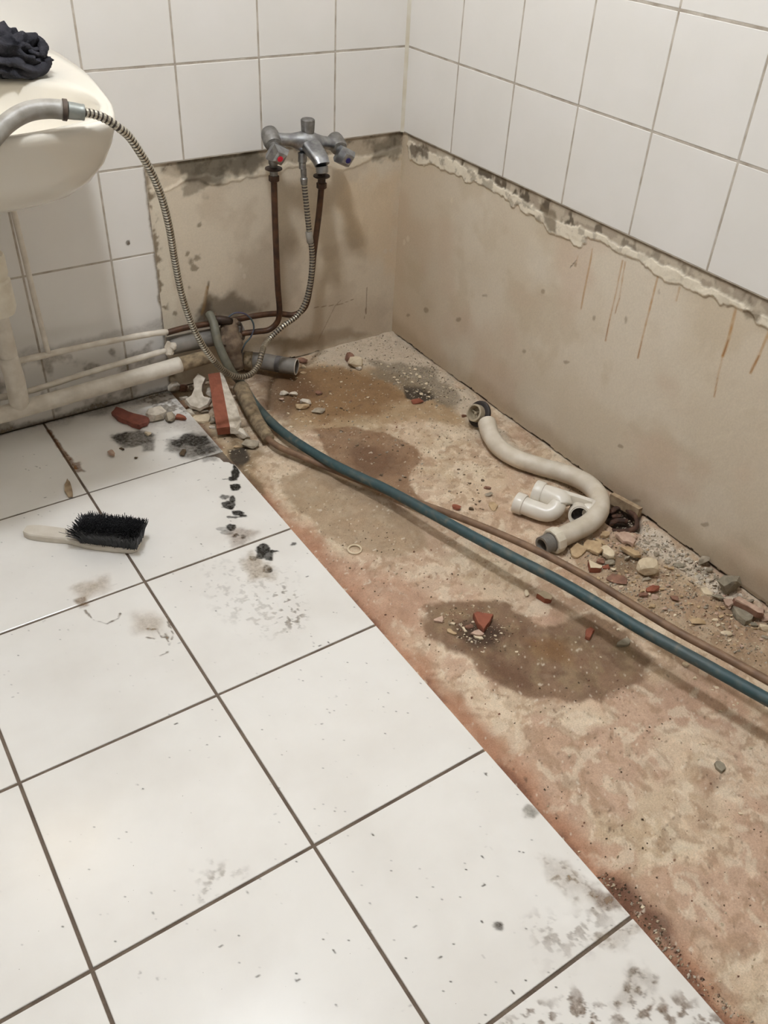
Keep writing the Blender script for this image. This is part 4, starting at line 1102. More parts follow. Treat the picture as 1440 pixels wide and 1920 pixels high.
# ------------------------------------------------------------------ drain cup with black gasket against the wall
df = thing('drain_cup', fl(900, 790, ZC), 'grey plastic drain cup with a black rubber gasket beside the white hose', 'drain fitting')
ax = -RIGHT * .66 - FWD * .72 + UP * .08; ax /= np.linalg.norm(ax)
dc = fl(901, 777, .030)
lathe('gasket', dc, ax, [(.019, 0), (.0330, .0), (.0345, .003), (.0340, .008), (.030, .010), (.019, .010)], M['black_rubber'], df, sides=30, cap=False)
lathe('cup', dc + ax * .002, ax, [(.0205, 0), (.0225, .010), (.0225, .026), (.0205, .0275), (.0180, .0275), (.0175, .010), (.0172, .008), (.001, .008)], M['cup_plastic'], df, sides=28, cap=False)
d_, n_, b_ = axis_frame(ax)
cc = dc + ax * .016
for k in range(3):
    q = 1.0 + k * 2.1
    e_ = cc + (math.cos(q) * n_ + math.sin(q) * b_) * .0175
    tube('spoke', [cc, e_], .0020, M['cup_plastic'], df, sides=6, curved=False, step=.01)
lathe('hub', cc - ax * .004, ax, [(.004, 0), (.004, .010), (.002, .011)], M['cup_plastic'], df, sides=14)

# ------------------------------------------------------------------ white trap fitting
tf = thing('trap_fitting', fl(1040, 960, ZC), 'white plastic double elbow trap lying inside the curl of the hose', 'drain fitting')
tz = ZC + .024
a0, a1, a2 = fl(974, 944, tz), fl(1004, 956, tz), fl(1028, 962, tz + .002)
tube('elbow', [a0, a1, a2, fl(1041, 955, tz + .010), fl(1046, 944, tz + .018)], lambda q: .0205 if q < .55 else .0205 - .001 * q, M['white_plastic'], tf, sides=26, step=.004)
lathe('collar', a0 - (a1 - a0) / np.linalg.norm(a1 - a0) * .010, a1 - a0, [(.0205, 0), (.0240, .001), (.0246, .004), (.0246, .020), (.0236, .022), (.0205, .022)], M['white_plastic'], tf, sides=28)
b0, b1, b2 = fl(1008, 922, tz + .020), fl(1032, 931, tz + .020), fl(1050, 940, tz + .018)
tube('inlet_body', [b0, b1, b2, fl(1052, 948, tz + .012)], lambda q: .0215 + .0040 * min(1, q * 1.3), M['white_plastic'], tf, sides=26, step=.004)
lathe('collar', b0 - (b1 - b0) / np.linalg.norm(b1 - b0) * .008, b1 - b0, [(.0195, 0), (.0252, .001), (.0258, .004), (.0258, .020), (.0246, .022), (.0200, .022)], M['white_plastic'], tf, sides=28)
sa = -RIGHT * .12 - FWD * .80 - UP * .25; sa /= np.linalg.norm(sa)
sc_ = fl(1085, 962, tz + .004)
lathe('socket', sc_ - sa * .018, sa, [(.006, -.004), (.020, 0), (.0225, .006), (.0225, .030), (.0240, .031), (.0240, .038), (.0215, .0385), (.0200, .037), (.0185, .038), (.0172, .036), (.0168, .012)], M['white_plastic'], tf, sides=30)
lathe('bore_shade', sc_ + sa * .004, sa, [(.0172, 0), (.0165, .001)], M['inside_shade'], tf, sides=24)  # dark disc painting the shade deep in the socket
br0, br1 = fl(1055, 928, tz + .026), fl(1110, 944, tz + .024)
dv = (br1 - br0) / np.linalg.norm(br1 - br0); wv = np.cross(dv, [0, 0, 1.0]); wv /= np.linalg.norm(wv)
pts = [br0 + wv * k * .006 + np.array([0, 0, z]) for k in (-1, 1) for z in (-.012, .010)] + [br1 + wv * k * .006 + np.array([0, 0, z]) for k in (-1, 1) for z in (-.012, .008)]
V, Fc = hull(pts); build('link_bar', V, Fc, M['white_plastic'], tf)
tube('outlet_body', [fl(1108, 944, tz + .014), fl(1102, 958, tz + .006), sc_ - sa * .026], .0185, M['white_plastic'], tf, sides=22, step=.004)

# ------------------------------------------------------------------ rubber washer ring
wc = fl(665, 1030, ZC + .003)
a = np.linspace(0, 2 * np.pi, 28, endpoint=False)
V = []
for q in a:
    for w in np.linspace(0, 2 * np.pi, 8, endpoint=False):
        r = .0140 + .0022 * math.cos(w); V.append((wc[0] + r * math.cos(q), wc[1] + r * math.sin(q), wc[2] + .0022 * math.sin(w)))
Fc = [(i * 8 + k, ((i + 1) % 28) * 8 + k, ((i + 1) % 28) * 8 + (k + 1) % 8, i * 8 + (k + 1) % 8) for i in range(28) for k in range(8)]
tag(build('washer_ring', V, Fc, M['flake_light'], None, (wc[0], wc[1], ZC), smooth=True), 'thin beige washer ring lying flat on the concrete', 'washer')

# ------------------------------------------------------------------ scrubbing brush
ba, bb = fl(60, 1003, 0), fl(258, 1027, 0)
bd = bb - ba; BL = np.linalg.norm(bd); bd /= BL
bw = np.cross([0, 0, 1.0], bd)                    # towards the back (away from the camera)
if np.dot(bw, FWD) < 0: bw = -bw
sb = thing('scrubbing_brush', (ba + bb) / 2, 'scrubbing brush with black bristles and a pale handle on the tiles', 'brush')
def bpt(l, w, z): return ba + bd * l + bw * w + np.array([0, 0, z])
prof = [(-.012, .010), (0, .0155), (.02, .0175), (.06, .0170), (.085, .0155), (.105, .019), (.125, .023), (BL - .03, .0235), (BL - .008, .021), (BL + .004, .012)]
PR = crom([(l, w, 0) for l, w in prof], 4)
V = []
for l, w, _ in PR:
    zt = .016 if l < .085 else .013
    for (ww, z) in ((-w, .002), (-w * .94, .0), (w * .94, .0), (w, .002), (w, zt - .003), (w * .9, zt), (-w * .9, zt), (-w, zt - .003)):
        V.append(bpt(l, ww, z))
n = len(PR)
Fc = [(i * 8 + k, i * 8 + (k + 1) % 8, (i + 1) * 8 + (k + 1) % 8, (i + 1) * 8 + k) for i in range(n - 1) for k in range(8)] + [tuple(range(8))[::-1], tuple(range((n - 1) * 8, n * 8))]
build('brush_handle', V, Fc, M['brush_wood'], sb, smooth=False)
rb = np.random.default_rng(21); V = []; Fc = []
l0, l1 = .118, BL + .004
for i in range(26):
    for j in range(8):
        u = i / 25; w = -.018 + .036 * j / 7
        cl = l0 + (l1 - l0) * u
        for k in range(16):
            r0 = rb.normal(size=2) * .0016
            out = np.array([(u - .5) * .020 - (.012 if i < 2 else 0) * rb.random(), (j - 3.5) / 3.5 * .011]) + rb.normal(size=2) * (.0035 if i > 1 else .007)
            hgt = (.040 + rb.normal() * .0028) * (1 if i > 1 else .75)
            p0_, p1_, p2_ = bpt(cl + r0[0], w + r0[1], .012), bpt(cl + r0[0] + out[0] * .45, w + r0[1] + out[1] * .4, .012 + hgt * .55), bpt(cl + r0[0] + out[0], w + r0[1] + out[1], .012 + hgt)
            b_i = len(V); t_ = .0007
            for p in (p0_, p1_, p2_):
                V += [p + bd * t_, p - bd * t_ * .5 + bw * t_ * .87, p - bd * t_ * .5 - bw * t_ * .87]
            for s_ in (0, 3):
                Fc += [(b_i + s_ + q, b_i + s_ + (q + 1) % 3, b_i + s_ + 3 + (q + 1) % 3, b_i + s_ + 3 + q) for q in range(3)]
            Fc.append((b_i + 6, b_i + 7, b_i + 8))
br_o = build('bristles', V, Fc, M['bristle'], sb); tag(br_o, 'black bristles', kind='stuff')

# ------------------------------------------------------------------ rubble: every piece its own thing
_cz = np.array([v.co for v in concrete.data.vertices])[:, 2].reshape(len(gx), len(gy))
def ground_z(x, y):
    i = int(np.clip(round((x - gx[0]) / .0032), 0, len(gx) - 1)); j = int(np.argmin(np.abs(gy - y)))
    return float(_cz[i, j])
RH = np.array([RIGHT[0], RIGHT[1], 0]); RH /= np.linalg.norm(RH)
FH = np.array([FWD[0], FWD[1], 0]); FH /= np.linalg.norm(FH)
_seed = [100]
def ground(x, y):
    p = fl(x, y, 0)
    if p[0] < FXE: return 0.0005
    q = fl(x, y, ZC)
    return max(ground_z(q[0], q[1]) - .0008, ZC - .004)
def rock(x, y, w, h, mt, label=None, name='rubble_chunk', cat='rubble', group=None, t=None, n=18, z=None, spin=None, flat=1.0):
    """angular lump about w by h pixels across in the photograph, resting on the floor there"""
    _seed[0] += 1
    r = np.random.default_rng(_seed[0])
    z = ground(x, y) if z is None else z
    s = scale_at(fl(x, y, z)); W, Hh = w / s, h / s
    t = min(W, Hh) * .62 if t is None else t
    D = max((Hh - .785 * t) / .62, .45 * W)
    p = r.normal(size=(n, 3)); p /= np.linalg.norm(p, axis=1)[:, None]
    p = np.sign(p) * np.abs(p) ** .8
    p *= (.82 + .22 * r.random((n, 1)))
    p *= np.array([W, D, t]) / 2 * 1.17
    a = r.normal() * .35 if spin is None else spin
    c, s_ = math.cos(a), math.sin(a)
    p = np.c_[p[:, 0] * c - p[:, 1] * s_ * .6, p[:, 0] * s_ * .6 + p[:, 1] * c, p[:, 2]]
    p[:, 2] -= p[:, 2].min()
    cpt = fl(x, y, z + t / 2)
    base = np.array([cpt[0], cpt[1], z])
    V, Fc = hull(base + p[:, :1] * RH + p[:, 1:2] * FH + p[:, 2:] * np.array([0, 0, 1.0]))
    o = build(name, V, Fc, mt, None, base)
    return tag(o, label, cat, group)
def plate(pts, t, mts, label, name='rubble_flake', cat='rubble', z=None, tilt=(0, 0), lift=0.0, group=None, rough=.0017):
    """flat broken piece with the measured outline, its own thickness and a slight tilt"""
    _seed[0] += 1
    r = np.random.default_rng(_seed[0])
    cx, cy = np.mean([p[0] for p in pts]), np.mean([p[1] for p in pts])
    z = (ground(cx, cy) if z is None else z) + lift
    top = np.array([fl(x, y, z + t) for x, y in pts]); c = top.mean(0)
    # finer, slightly ragged outline
    ring = []
    for i in range(len(top)):
        a, b = top[i], top[(i + 1) % len(top)]
        ring += [a, a * .5 + b * .5 + np.r_[r.normal(size=2) * rough, 0]]
    ring = np.array(ring); n = len(ring)
    dz = (ring[:, 0] - c[0]) * tilt[0] + (ring[:, 1] - c[1]) * tilt[1]
    inn = c + (ring - c) * .95
    V = []
    for k, (rg, zz) in enumerate(((c + (ring - c) * 1.0, z), (c + (ring - c) * 1.03, z + t * .45), (ring, z + t * .9), (inn, z + t))):
        q = rg.copy(); q[:, 2] = zz + dz * (1 if k else 1) + r.normal(size=n) * t * .05
        V += list(q)
    V = np.array(V); V[:, 2] = V[:, 2] - min(0, (V[:, 2].min() - z))
    Fc = [tuple(range(n))[::-1]]; mi = [len(mts) - 1 if isinstance(mts, list) else 0]
    for k in range(3):
        for j in range(n):
            Fc.append((k * n + j, k * n + (j + 1) % n, (k + 1) * n + (j + 1) % n, (k + 1) * n + j)); mi.append((1 if k < 2 else 0) if isinstance(mts, list) else 0)
    Fc.append(tuple(range(3 * n, 4 * n))); mi.append(0)
    o = build(name, V, Fc, mts, None, (c[0], c[1], z), mat_idx=mi)
    bm = bmesh.new(); bm.from_mesh(o.data); bmesh.ops.recalc_face_normals(bm, faces=bm.faces[:]); bm.to_mesh(o.data); bm.free()
    return tag(o, label, cat, group)
def zp(zx, zy, x0, y0, k): return [(x0 + a / k, y0 + b / k) for a, b in zip(zx, zy)]
MO, MG, TC, TD, ST, FLK, FL2, PK = (M[k] for k in ('mortar', 'mortar_grey', 'terracotta', 'terracotta_dark', 'stone', 'flake', 'flake_light', 'pink'))

# pile around the brick at the end of the drain pipe
bk = thing('brick_fragment', fl(410, 770, 0), 'long terracotta brick fragment with white mortar leaning in the rubble pile', 'brick')
bt = [fl(390, 701, .060), fl(412, 698, .060), fl(431, 800, .026), fl(406, 803, .026)]
dn = np.array([0, 0, -.024]) + FH * .006
V, Fc = hull(bt + [p + dn for p in bt]); build('brick', V, Fc, TC, bk)
side = [fl(412, 698, .060), fl(418, 700, .056), fl(428, 735, .044), fl(446, 768, .030), fl(452, 790, .020), fl(442, 803, .020), fl(431, 800, .026)]
r_ = np.random.default_rng(4)
V, Fc = hull([p + np.r_[0, 0, 0] for p in side] + [p + np.array([0, 0, -.018]) + r_.normal(size=3) * .002 for p in side]); build('mortar', V, Fc, MO, bk)
plate([(209, 772), (217, 762), (240, 771), (263, 778), (279, 784), (275, 792), (261, 797), (237, 788), (220, 782)], .013, M['red_shard'], 'long dull red shard lying on the white tile', 'brick_shard', 'brick', rough=.002)
rock(293, 776, 38, 40, MO, 'white plaster chunk just right of the dull red shard', t=.030, n=22)
rock(318, 783, 22, 26, MG, 'grey broken face of plaster right of the white chunk', t=.020)
rock(337, 783, 26, 16, TC, 'small terracotta piece between white plaster chunks', 'brick_shard', 'brick', t=.013)
rock(357, 773, 18, 18, MO, 'small white plaster chunk at the tile corner left of the brick', t=.014)
plate([(357, 785), (364, 779), (390, 776), (394, 780), (391, 788), (382, 790), (366, 788)], .008, FL2, 'flat pale plaster flake below the upright plaster piece')
rock(397, 788, 16, 18, MG, 'grey cement lump touching the lower left of the brick', t=.016)
rock(398, 801, 12, 9, MO, 'little white crumb under the lower end of the brick', t=.008)
def upright(pts, P0, nrm, t, mts, name, label, cat):
    nrm = np.asarray(nrm, float); nrm /= np.linalg.norm(nrm)
    fr = []
    for x, y in pts:
        d = ray(x, y); k = np.dot(np.asarray(P0) - CAM, nrm) / np.dot(d, nrm); fr.append(CAM + k * d)
    fr = np.array(fr); c = fr.mean(0); n = len(fr)
    V = np.vstack([c + (fr - c) * .9 + nrm * t * .5, fr, fr - nrm * t]); V[:, 2] = np.maximum(V[:, 2], .0008)
    Fc = [tuple(range(n))] + [(k * n + j, k * n + n + j, k * n + n + (j + 1) % n, k * n + (j + 1) % n) for k in range(2) for j in range(n)] + [tuple(range(2 * n, 3 * n))[::-1]]
    o = build(name, V, Fc, mts, None, (c[0], c[1], 0))
    bm = bmesh.new(); bm.from_mesh(o.data); bmesh.ops.recalc_face_normals(bm, faces=bm.faces[:]); bm.to_mesh(o.data); bm.free()
    return tag(o, label, cat)
upright([(362, 712), (371, 700), (386, 709), (380, 722), (379, 735), (383, 746), (397, 750), (391, 762), (375, 771), (356, 765), (346, 752), (358, 744), (364, 730)], fl(368, 768, .004), (-.25, -.55, .8), .016, MO, 'plaster_piece', 'upright white plaster piece with a narrow neck left of the brick', 'rubble')
rock(374, 772, 34, 12, MG, 'grey underside lump below the upright plaster piece', t=.010)
rock(326, 726, 26, 26, MO, 'white plaster chunk under the end of the drain pipe', t=.024, n=24)
rock(344, 727, 15, 22, TD, 'brownish broken lump right of the chunk under the drain pipe', t=.020)
rock(345, 745, 18, 13, MO, 'crumbly white bit between the pipe end chunk and the upright piece', t=.012)
rock(358, 728, 9, 16, MG, 'thin grey sliver standing beside the plaster neck', t=.018)
rock(394, 735, 14, 26, MO, 'white plaster bit wedged against the left side of the brick', t=.020)
rock(452, 814, 44, 24, MO, 'white topped plaster lump below the lower end of the brick', t=.022, n=22)
rock(469, 832, 28, 26, MG, 'grey cement lump leaning against the white topped lump', t=.022, n=20)
rock(444, 838, 13, 8, FLK, 'small beige crumb left of the grey cement lump', t=.006)
rock(434, 797, 13, 10, MG, 'grey crumb tucked behind the white topped lump', t=.010)
# pieces on the white tiles
rock(210, 851, 26, 17, PK, 'brownish plaster crumb on the tile below the grey smear', t=.012)
rock(229, 841, 13, 7, M['wood_dark'], 'dark flat chip just above the brownish plaster crumb', t=.004)
rock(256, 858, 9, 6, M['wood_dark'], 'tiny dark chip right of the brownish plaster crumb', t=.004)
rock(343, 848, 10, 19, M['wood_dark'], 'dark brown wood chip lying in the black grime', 'wood_chip', 'wood', t=.006, spin=0)
plate([(126, 897), (131, 903), (136, 922), (136, 930), (128, 931), (121, 920), (121, 908)], .004, M['wood'], 'pale pointed wood sliver lying across the tile joint', 'wood_sliver', 'wood', rough=.0005)
rock(278, 813, 14, 11, FL2, 'cream plaster bit at the edge of the grey smear', t=.008)
rock(271, 736, 8, 6, MO, 'small white crumb on the tile below the drain pipe', t=.006)

# far corner of the bare strip
ck = thing('brick_corner', fl(664, 688, ZC), 'brick corner with beige mortar standing near the far corner', 'brick')
def sub(x, y, w, h, mt, nm, t, z=ZC + .002):
    o = rock(x, y, w, h, mt, None, nm, None, None, t, 20, z)
    l = np.array(o.location); o.parent = ck; o.location = tuple(l - np.array(ck.location))
    for k in ('category',):
        if k in o: del o[k]
sub(656, 669, 18, 28, TD, 'brick', .030); sub(666, 678, 27, 32, FL2, 'mortar', .032)
rock(673, 690, 10, 10, MO, 'round white plaster nub at the foot of the brick corner', t=.010)
rock(781, 752, 24, 15, TC, 'terracotta piece at the edge of the dark hollow', 'brick_shard', 'brick', t=.012)
rock(533, 737, 20, 13, MO, 'oblong white plaster bit, leftmost of the row on the brown stain', t=.012)
rock(549, 739, 18, 13, MO, 'white plaster bit second in the row on the brown stain', t=.012)
rock(528, 749, 10, 10, PK, 'tiny pinkish crumb below the oblong white bit', t=.008)
rock(573, 754, 21, 12, MO, 'white cap of plaster behind the beige grey lump', t=.016)
rock(567, 761, 26, 18, FLK, 'beige grey lump in the row on the brown stain', t=.014)
rock(596, 770, 27, 17, MG, 'flat grey stone at the right end of the row on the brown stain', t=.010)
rock(597, 737, 14, 10, TD, 'dark red brick crumb on the brown stain', 'brick_crumb', 'brick', t=.010)
rock(569, 687, 11, 11, FL2, 'beige cube of mortar in front of the open grey pipe', t=.010)
rock(566, 676, 22, 14, TD, 'dusty terracotta lump beyond the open grey pipe', 'brick_crumb', 'brick', t=.014)
rock(569, 699, 12, 7, FLK, 'beige crumb just below the mortar cube', t=.006)
rock(856, 951, 19, 14, TC, 'terracotta bit just above the green hose', 'brick_shard', 'brick', t=.010)
rock(884, 954, 11, 8, M['wood_dark'], 'dark brown crumb right of the terracotta bit by the hose', t=.007)
rock(925, 950, 17, 19, FLK, 'round flat beige flake above the hose crossing', t=.005)
rock(916, 927, 16, 11, MG, 'small grey brown stone left of the white trap', t=.010)
rock(914, 915, 14, 8, TD, 'small reddish stone above the grey brown stone', t=.007)
rock(870, 780, 10, 9, TD, 'brown crumb touching the left of the drain cup', t=.009)

# rubble heap along the long wall (outlines measured on the photograph)
k = 7.2; A_ = (1060, 1000, k); B_ = (1240, 1030, k); W_ = (780, 1100, 6.545)
plate(zp((60, 150, 290, 270, 170, 85), (235, 165, 205, 250, 320, 295), *A_), .006, FLK, 'rounded beige paint flake right below the end of the white hose', tilt=(.1, .2))
plate(zp((240, 290, 480, 500, 470, 390, 300), (170, 95, 140, 220, 265, 255, 215), *A_), .007, FLK, 'large beige paint flake right of the rounded flake', tilt=(.15, 0), lift=.003)
plate(zp((470, 510, 600, 670, 640, 560, 510), (190, 160, 190, 260, 310, 290, 260), *A_), .010, FL2, 'pale thick flake overlapping the large beige flake', lift=.006)
plate(zp((470, 490, 600, 590, 550, 480), (20, -25, -25, 30, 45, 35), *A_), .007, FLK, 'beige square flake under the curl of the white hose', lift=.002)
plate(zp((680, 740, 860, 950, 920, 840, 730), (20, 0, 20, 110, 150, 110, 60), *A_), .008, PK, 'long pinkish tan flake below the rusty bracket', lift=.004, tilt=(.2, .1))
plate(zp((750, 840, 1010, 1030, 940, 850), (180, 170, 250, 290, 300, 250), *A_), .008, FLK, 'long beige flake above the round cream lump', lift=.005)
plate(zp((400, 440, 530, 540, 470), (80, 60, 100, 140, 120), *A_), .005, FLK, 'narrow beige flake wedged behind the large beige flake', lift=.004)
plate(zp((545, 600, 670, 620), (330, 310, 330, 360), *A_), .005, FL2, 'thin pale flake edge below the thick pale flake', lift=.002)
plate(zp((315, 500, 480, 340), (362, 442, 470, 466), *A_), .014, [FL2, TC], 'pale topped tile shard with a red clay edge', 'tile_shard', 'tile', rough=.0004)
rock(1127, 1052, 17, 15, TD, 'terracotta lump behind the pale topped tile shard', 'brick_crumb', 'brick', t=.012)
rock(1143, 1056, 24, 13, ST, 'dark grey stone right of the terracotta lump', t=.012)
rock(1136, 1063, 16, 14, TC, 'terracotta crumb touching the right corner of the tile shard', 'brick_crumb', 'brick', t=.010)
rock(1149, 1067, 12, 10, FL2, 'white triangular chip below the dark grey stone', t=.006)
lumpc = rock(1215, 1064, 37, 38, M['flake_light'], 'round smooth cream lump in the middle of the rubble heap', 'round_lump', t=.030, n=90, spin=0)
rock(1212, 1087, 17, 13, MG, 'grey pebble below the round cream lump', t=.010)
rock(1223, 1105, 30, 15, TC, 'oblong terracotta piece below the round cream lump', 'brick_shard', 'brick', t=.013)
rock(1207, 1115, 18, 13, TD, 'dull red crumb left of the oblong terracotta piece', 'brick_crumb', 'brick', t=.010)
rock(1217, 1114, 6, 9, FL2, 'tiny white chip between the two red pieces', t=.006)
rock(1227, 1120, 15, 14, PK, 'pinkish grey pebble below the oblong terracotta piece', t=.009)
rock(1222, 1137, 15, 11, FLK, 'beige pebble beside the brown pipe', t=.008)
rock(1248, 1142, 13, 9, PK, 'pinkish pebble right of the beige pebble', t=.007)
rock(1157, 1085, 42, 20, TD, 'low mound of crumbled brick beside the brown pipe', t=.006)
rock(1190, 1046, 16, 12, M['wood_dark'], 'dark clod left of the long beige flake', t=.010)
rock(1176, 1047, 13, 11, MG, 'grey clod behind the dark grey stone', t=.010)
rock(1175, 1035, 18, 10, M['dust'], 'brown clod between the beige flakes', t=.010)
st_ = rock(1366, 1094, 50, 46, ST, 'large dark grey angular stone leaning on the long wall', 'stone', 'stone', t=.040, n=14, spin=.5)
rock(1318, 1053, 24, 24, MG, 'rounded grey plaster lump at the foot of the long wall', t=.022)
rock(1330, 1068, 14, 16, MG, 'upright grey chip right of the rounded plaster lump', t=.016)
rock(1275, 1060, 24, 12, ST, 'flat grey stone left of the rounded plaster lump', t=.010)
rock(1289, 1049, 16, 11, MO, 'whitish crumb above the flat grey stone', t=.009)
plate(zp((530, 620, 690, 670, 570), (520, 515, 590, 615, 590), *B_), .007, FL2, 'jagged white flake left of the large angular stone', rough=.0016)
rock(1344, 1121, 26, 19, ST, 'dark brown grey stone below the large angular stone', t=.014, n=14)
rock(1365, 1129, 17, 26, PK, 'pinkish plaster piece standing below the large angular stone', t=.018, n=14)
plate(zp((970, 1100, 1280, 1230, 1140, 1030), (770, 740, 860, 940, 970, 880), *B_), .014, ST, 'flat grey slab right of the pinkish plaster piece')
plate(zp((980, 1040, 1250, 1400, 1390, 1300, 1000), (650, 635, 740, 820, 862, 850, 690), *B_), .016, [PK, TD], 'long pinkish tile strip with a red clay edge by the wall', 'tile_shard', 'tile', lift=.006)
rock(1405, 1128, 22, 12, MG, 'crumbly grey lump between the tile strip and the wall', t=.012)
rock(1388, 1118, 16, 10, MO, 'crumbly white lump above the long tile strip', t=.010)
rock(1434, 1160, 18, 15, PK, 'pinkish lump at the right end of the tile strip', t=.012)
rock(1432, 1177, 24, 19, FL2, 'pale block at the right edge below the tile strip', t=.016)
rock(1434, 1195, 15, 11, MG, 'grey pebble below the pale block', t=.008)
rock(1415, 1172, 22, 12, ST, 'flat grey brown stone below the grey slab', t=.008)
rock(1307, 1165, 30, 14, FLK, 'flat beige stone above the brown pipe', t=.005)
rock(1265, 1121, 19, 13, TD, 'reddish clay clod in the middle of the grit', t=.008)
rock(1361, 1188, 22, 13, FL2, 'oval cream pebble below the grey slab', 'pebble', t=.009, n=40)
rock(1340, 1162, 14, 8, FL2, 'flat cream chip above the oval cream pebble', t=.005)
rock(1286, 1246, 15, 12, FL2, 'cream chip just below the green hose', t=.006)
plate(zp((995, 1035, 1040, 1010, 960, 945), (1370, 1400, 1455, 1475, 1430, 1390), 1150, 1150, 4.966), .006, ST, 'grey flat stone alone on the near concrete', 'stone', 'stone')

# pieces lying on the wet stain and near it
plate(zp((705, 740, 950, 905, 830, 760), (330, 310, 340, 425, 530, 450), *W_), .014, TC, 'terracotta triangle on the dark wet stain', 'brick_shard', 'brick', rough=.0006)
rock(880, 1175, 19, 12, TD, 'small orange clay piece left of the terracotta triangle', 'brick_shard', 'brick', t=.008)
plate(zp((670, 770, 840, 820, 740), (570, 523, 570, 592, 590), *W_), .005, PK, 'pinkish grey flake below the terracotta triangle', lift=.003)
plate(zp((705, 760, 832, 770), (598, 590, 640, 632), *W_), .005, FL2, 'pale pointed flake under the pinkish grey flake')
plate(zp((215, 325, 322, 270), (400, 358, 438, 425), *W_), .005, PK, 'pinkish triangular flake at the left of the wet stain')
plate(zp((395, 440, 482, 470), (440, 435, 440, 466), *W_), .004, FL2, 'small pale flake right of the pinkish triangle')
plate(zp((380, 430, 500, 490, 430), (520, 520, 570, 585, 570), *W_), .004, FLK, 'greenish beige flake low on the wet stain')
plate(zp((560, 590, 630, 600), (490, 490, 550, 555), *W_), .004, FL2, 'narrow white flake below the small orange piece')
plate([(1007, 1113), (1020, 1107), (1036, 1118), (1034, 1124), (1022, 1122)], .013, [FL2, TC], 'white topped shard with a red edge in front of the green hose', 'tile_shard', 'tile', rough=.0006)
rock(987, 1112, 9, 17, FL2, 'cream oblong chip left of the white topped shard', t=.008, spin=0)
plate([(1099, 1180), (1107, 1176), (1115, 1181), (1110, 1188), (1106, 1196), (1098, 1192)], .010, TC, 'small terracotta shard at the right of the wet stain', 'brick_shard', 'brick', rough=.0006)
plate([(1158, 1204), (1172, 1196), (1182, 1200), (1178, 1209), (1160, 1209)], .006, ST, 'dark grey flake in the shadow of the hoses')

# small chips that nothing tells apart, grouped by where they lie
def chips(pts, mt, label, group, w=(5, 9), name='plaster_chip'):
    r = np.random.default_rng(len(pts) * 7 + int(pts[0][0]))
    for x, y in pts:
        a = w[0] + (w[1] - w[0]) * r.random()
        rock(x, y, a, a * (.6 + .4 * r.random()), mt, label, name, 'rubble', group, t=None, n=9)
chips([(715, 683), (728, 687), (778, 693), (780, 702), (760, 705), (766, 707), (752, 705), (762, 733), (782, 734), (791, 721), (799, 719), (780, 712), (806, 735), (739, 708), (747, 717), (770, 700), (757, 700), (787, 706), (773, 716), (795, 728), (812, 740), (803, 745), (745, 712), (768, 690), (800, 710), (790, 738)],
      FL2, 'small white plaster chip scattered round the dark hollow', 'white chips round the hollow')
chips([(853, 717), (831, 725), (844, 728), (826, 742), (817, 764), (809, 705), (826, 698), (858, 784), (868, 791), (820, 752), (838, 745), (850, 752), (862, 765), (806, 762), (828, 778), (846, 770)],
      FL2, 'small white plaster chip near the wall above the drain cup', 'white chips above the drain cup', (4, 8))
chips([(620, 738), (608, 689), (721, 702), (697, 702), (627, 681), (655, 773), (605, 752), (640, 700), (581, 716), (556, 708), (640, 715), (690, 745), (660, 790), (582, 790), (600, 788), (566, 790), (545, 800), (512, 795), (503, 770), (540, 775)],
      FL2, 'tiny pale plaster chip on the brown stained concrete', 'pale chips on the brown stain', (4, 7))
chips([(1161, 1103), (1177, 1104), (1183, 1098), (1225, 1093), (1252, 1151), (1266, 1153), (1294, 1172), (1373, 1153), (1355, 1170), (1272, 1204), (1165, 1100), (1240, 1098), (1236, 1105), (1255, 1090), (1250, 1076), (1290, 1113), (1300, 1118), (1285, 1128), (1310, 1100), (1372, 1160), (1368, 1201), (1382, 1203), (1390, 1190), (1415, 1205), (1420, 1212), (1345, 1172), (1350, 1180), (1395, 1165), (1330, 1200), (1260, 1105), (1320, 1088), (1305, 1075)],
      FL2, 'small cream plaster chip in the grit beside the brown pipe', 'cream chips in the rubble heap', (5, 10))
chips([(1270, 1133), (1282, 1098), (1298, 1090), (1262, 1062), (1250, 1052), (1240, 1045), (1230, 1038), (1222, 1030), (1292, 1068), (1303, 1060), (1310, 1068), (1296, 1052), (1320, 1075), (1244, 1028), (1256, 1040), (1232, 1022), (1214, 1018), (1268, 1048), (1278, 1042), (1210, 1035), (1342, 1083), (1335, 1090), (1402, 1140), (1420, 1140), (1196, 1020)],
      MG, 'small grey cement chip in the pale rubble along the wall', 'grey chips along the wall', (7, 14), 'cement_chip')
chips([(1238, 1226), (1245, 1217), (1344, 1289), (1382, 1319), (1376, 1322), (1351, 1332), (1318, 1394), (1406, 1402), (1302, 1271), (1126, 1232), (1272, 1204), (1335, 1293), (1160, 1180)],
      FL2, 'small pale chip alone between the hoses and their shadow', 'pale chips below the hoses', (5, 10))
chips([(885, 1203), (830, 1213), (862, 1150), (888, 1135), (887, 1166), (940, 1187), (940, 1177), (931, 1199), (909, 1215), (904, 1222), (969, 1222), (914, 1177), (860, 1194), (850, 1153), (838, 1153), (876, 1194), (882, 1197), (890, 1200), (870, 1190), (865, 1172), (858, 1180), (900, 1190), (936, 1183), (945, 1176), (928, 1192), (934, 1203)],
      FL2, 'tiny white chip in the debris on the dark wet stain', 'white chips on the wet stain', (4, 7))
chips([(1086, 1597), (1143, 1649), (1389, 1525), (1129, 1475), (1147, 1460), (1196, 1693), (1219, 1733), (1245, 1742), (1255, 1777), (1196, 1719), (1205, 1700), (1230, 1748), (1140, 1660), (1370, 1570), (1438, 1855), (1350, 1840)],
      FL2, 'small pale chip on the near end of the bare concrete', 'pale chips on the near concrete', (5, 10))
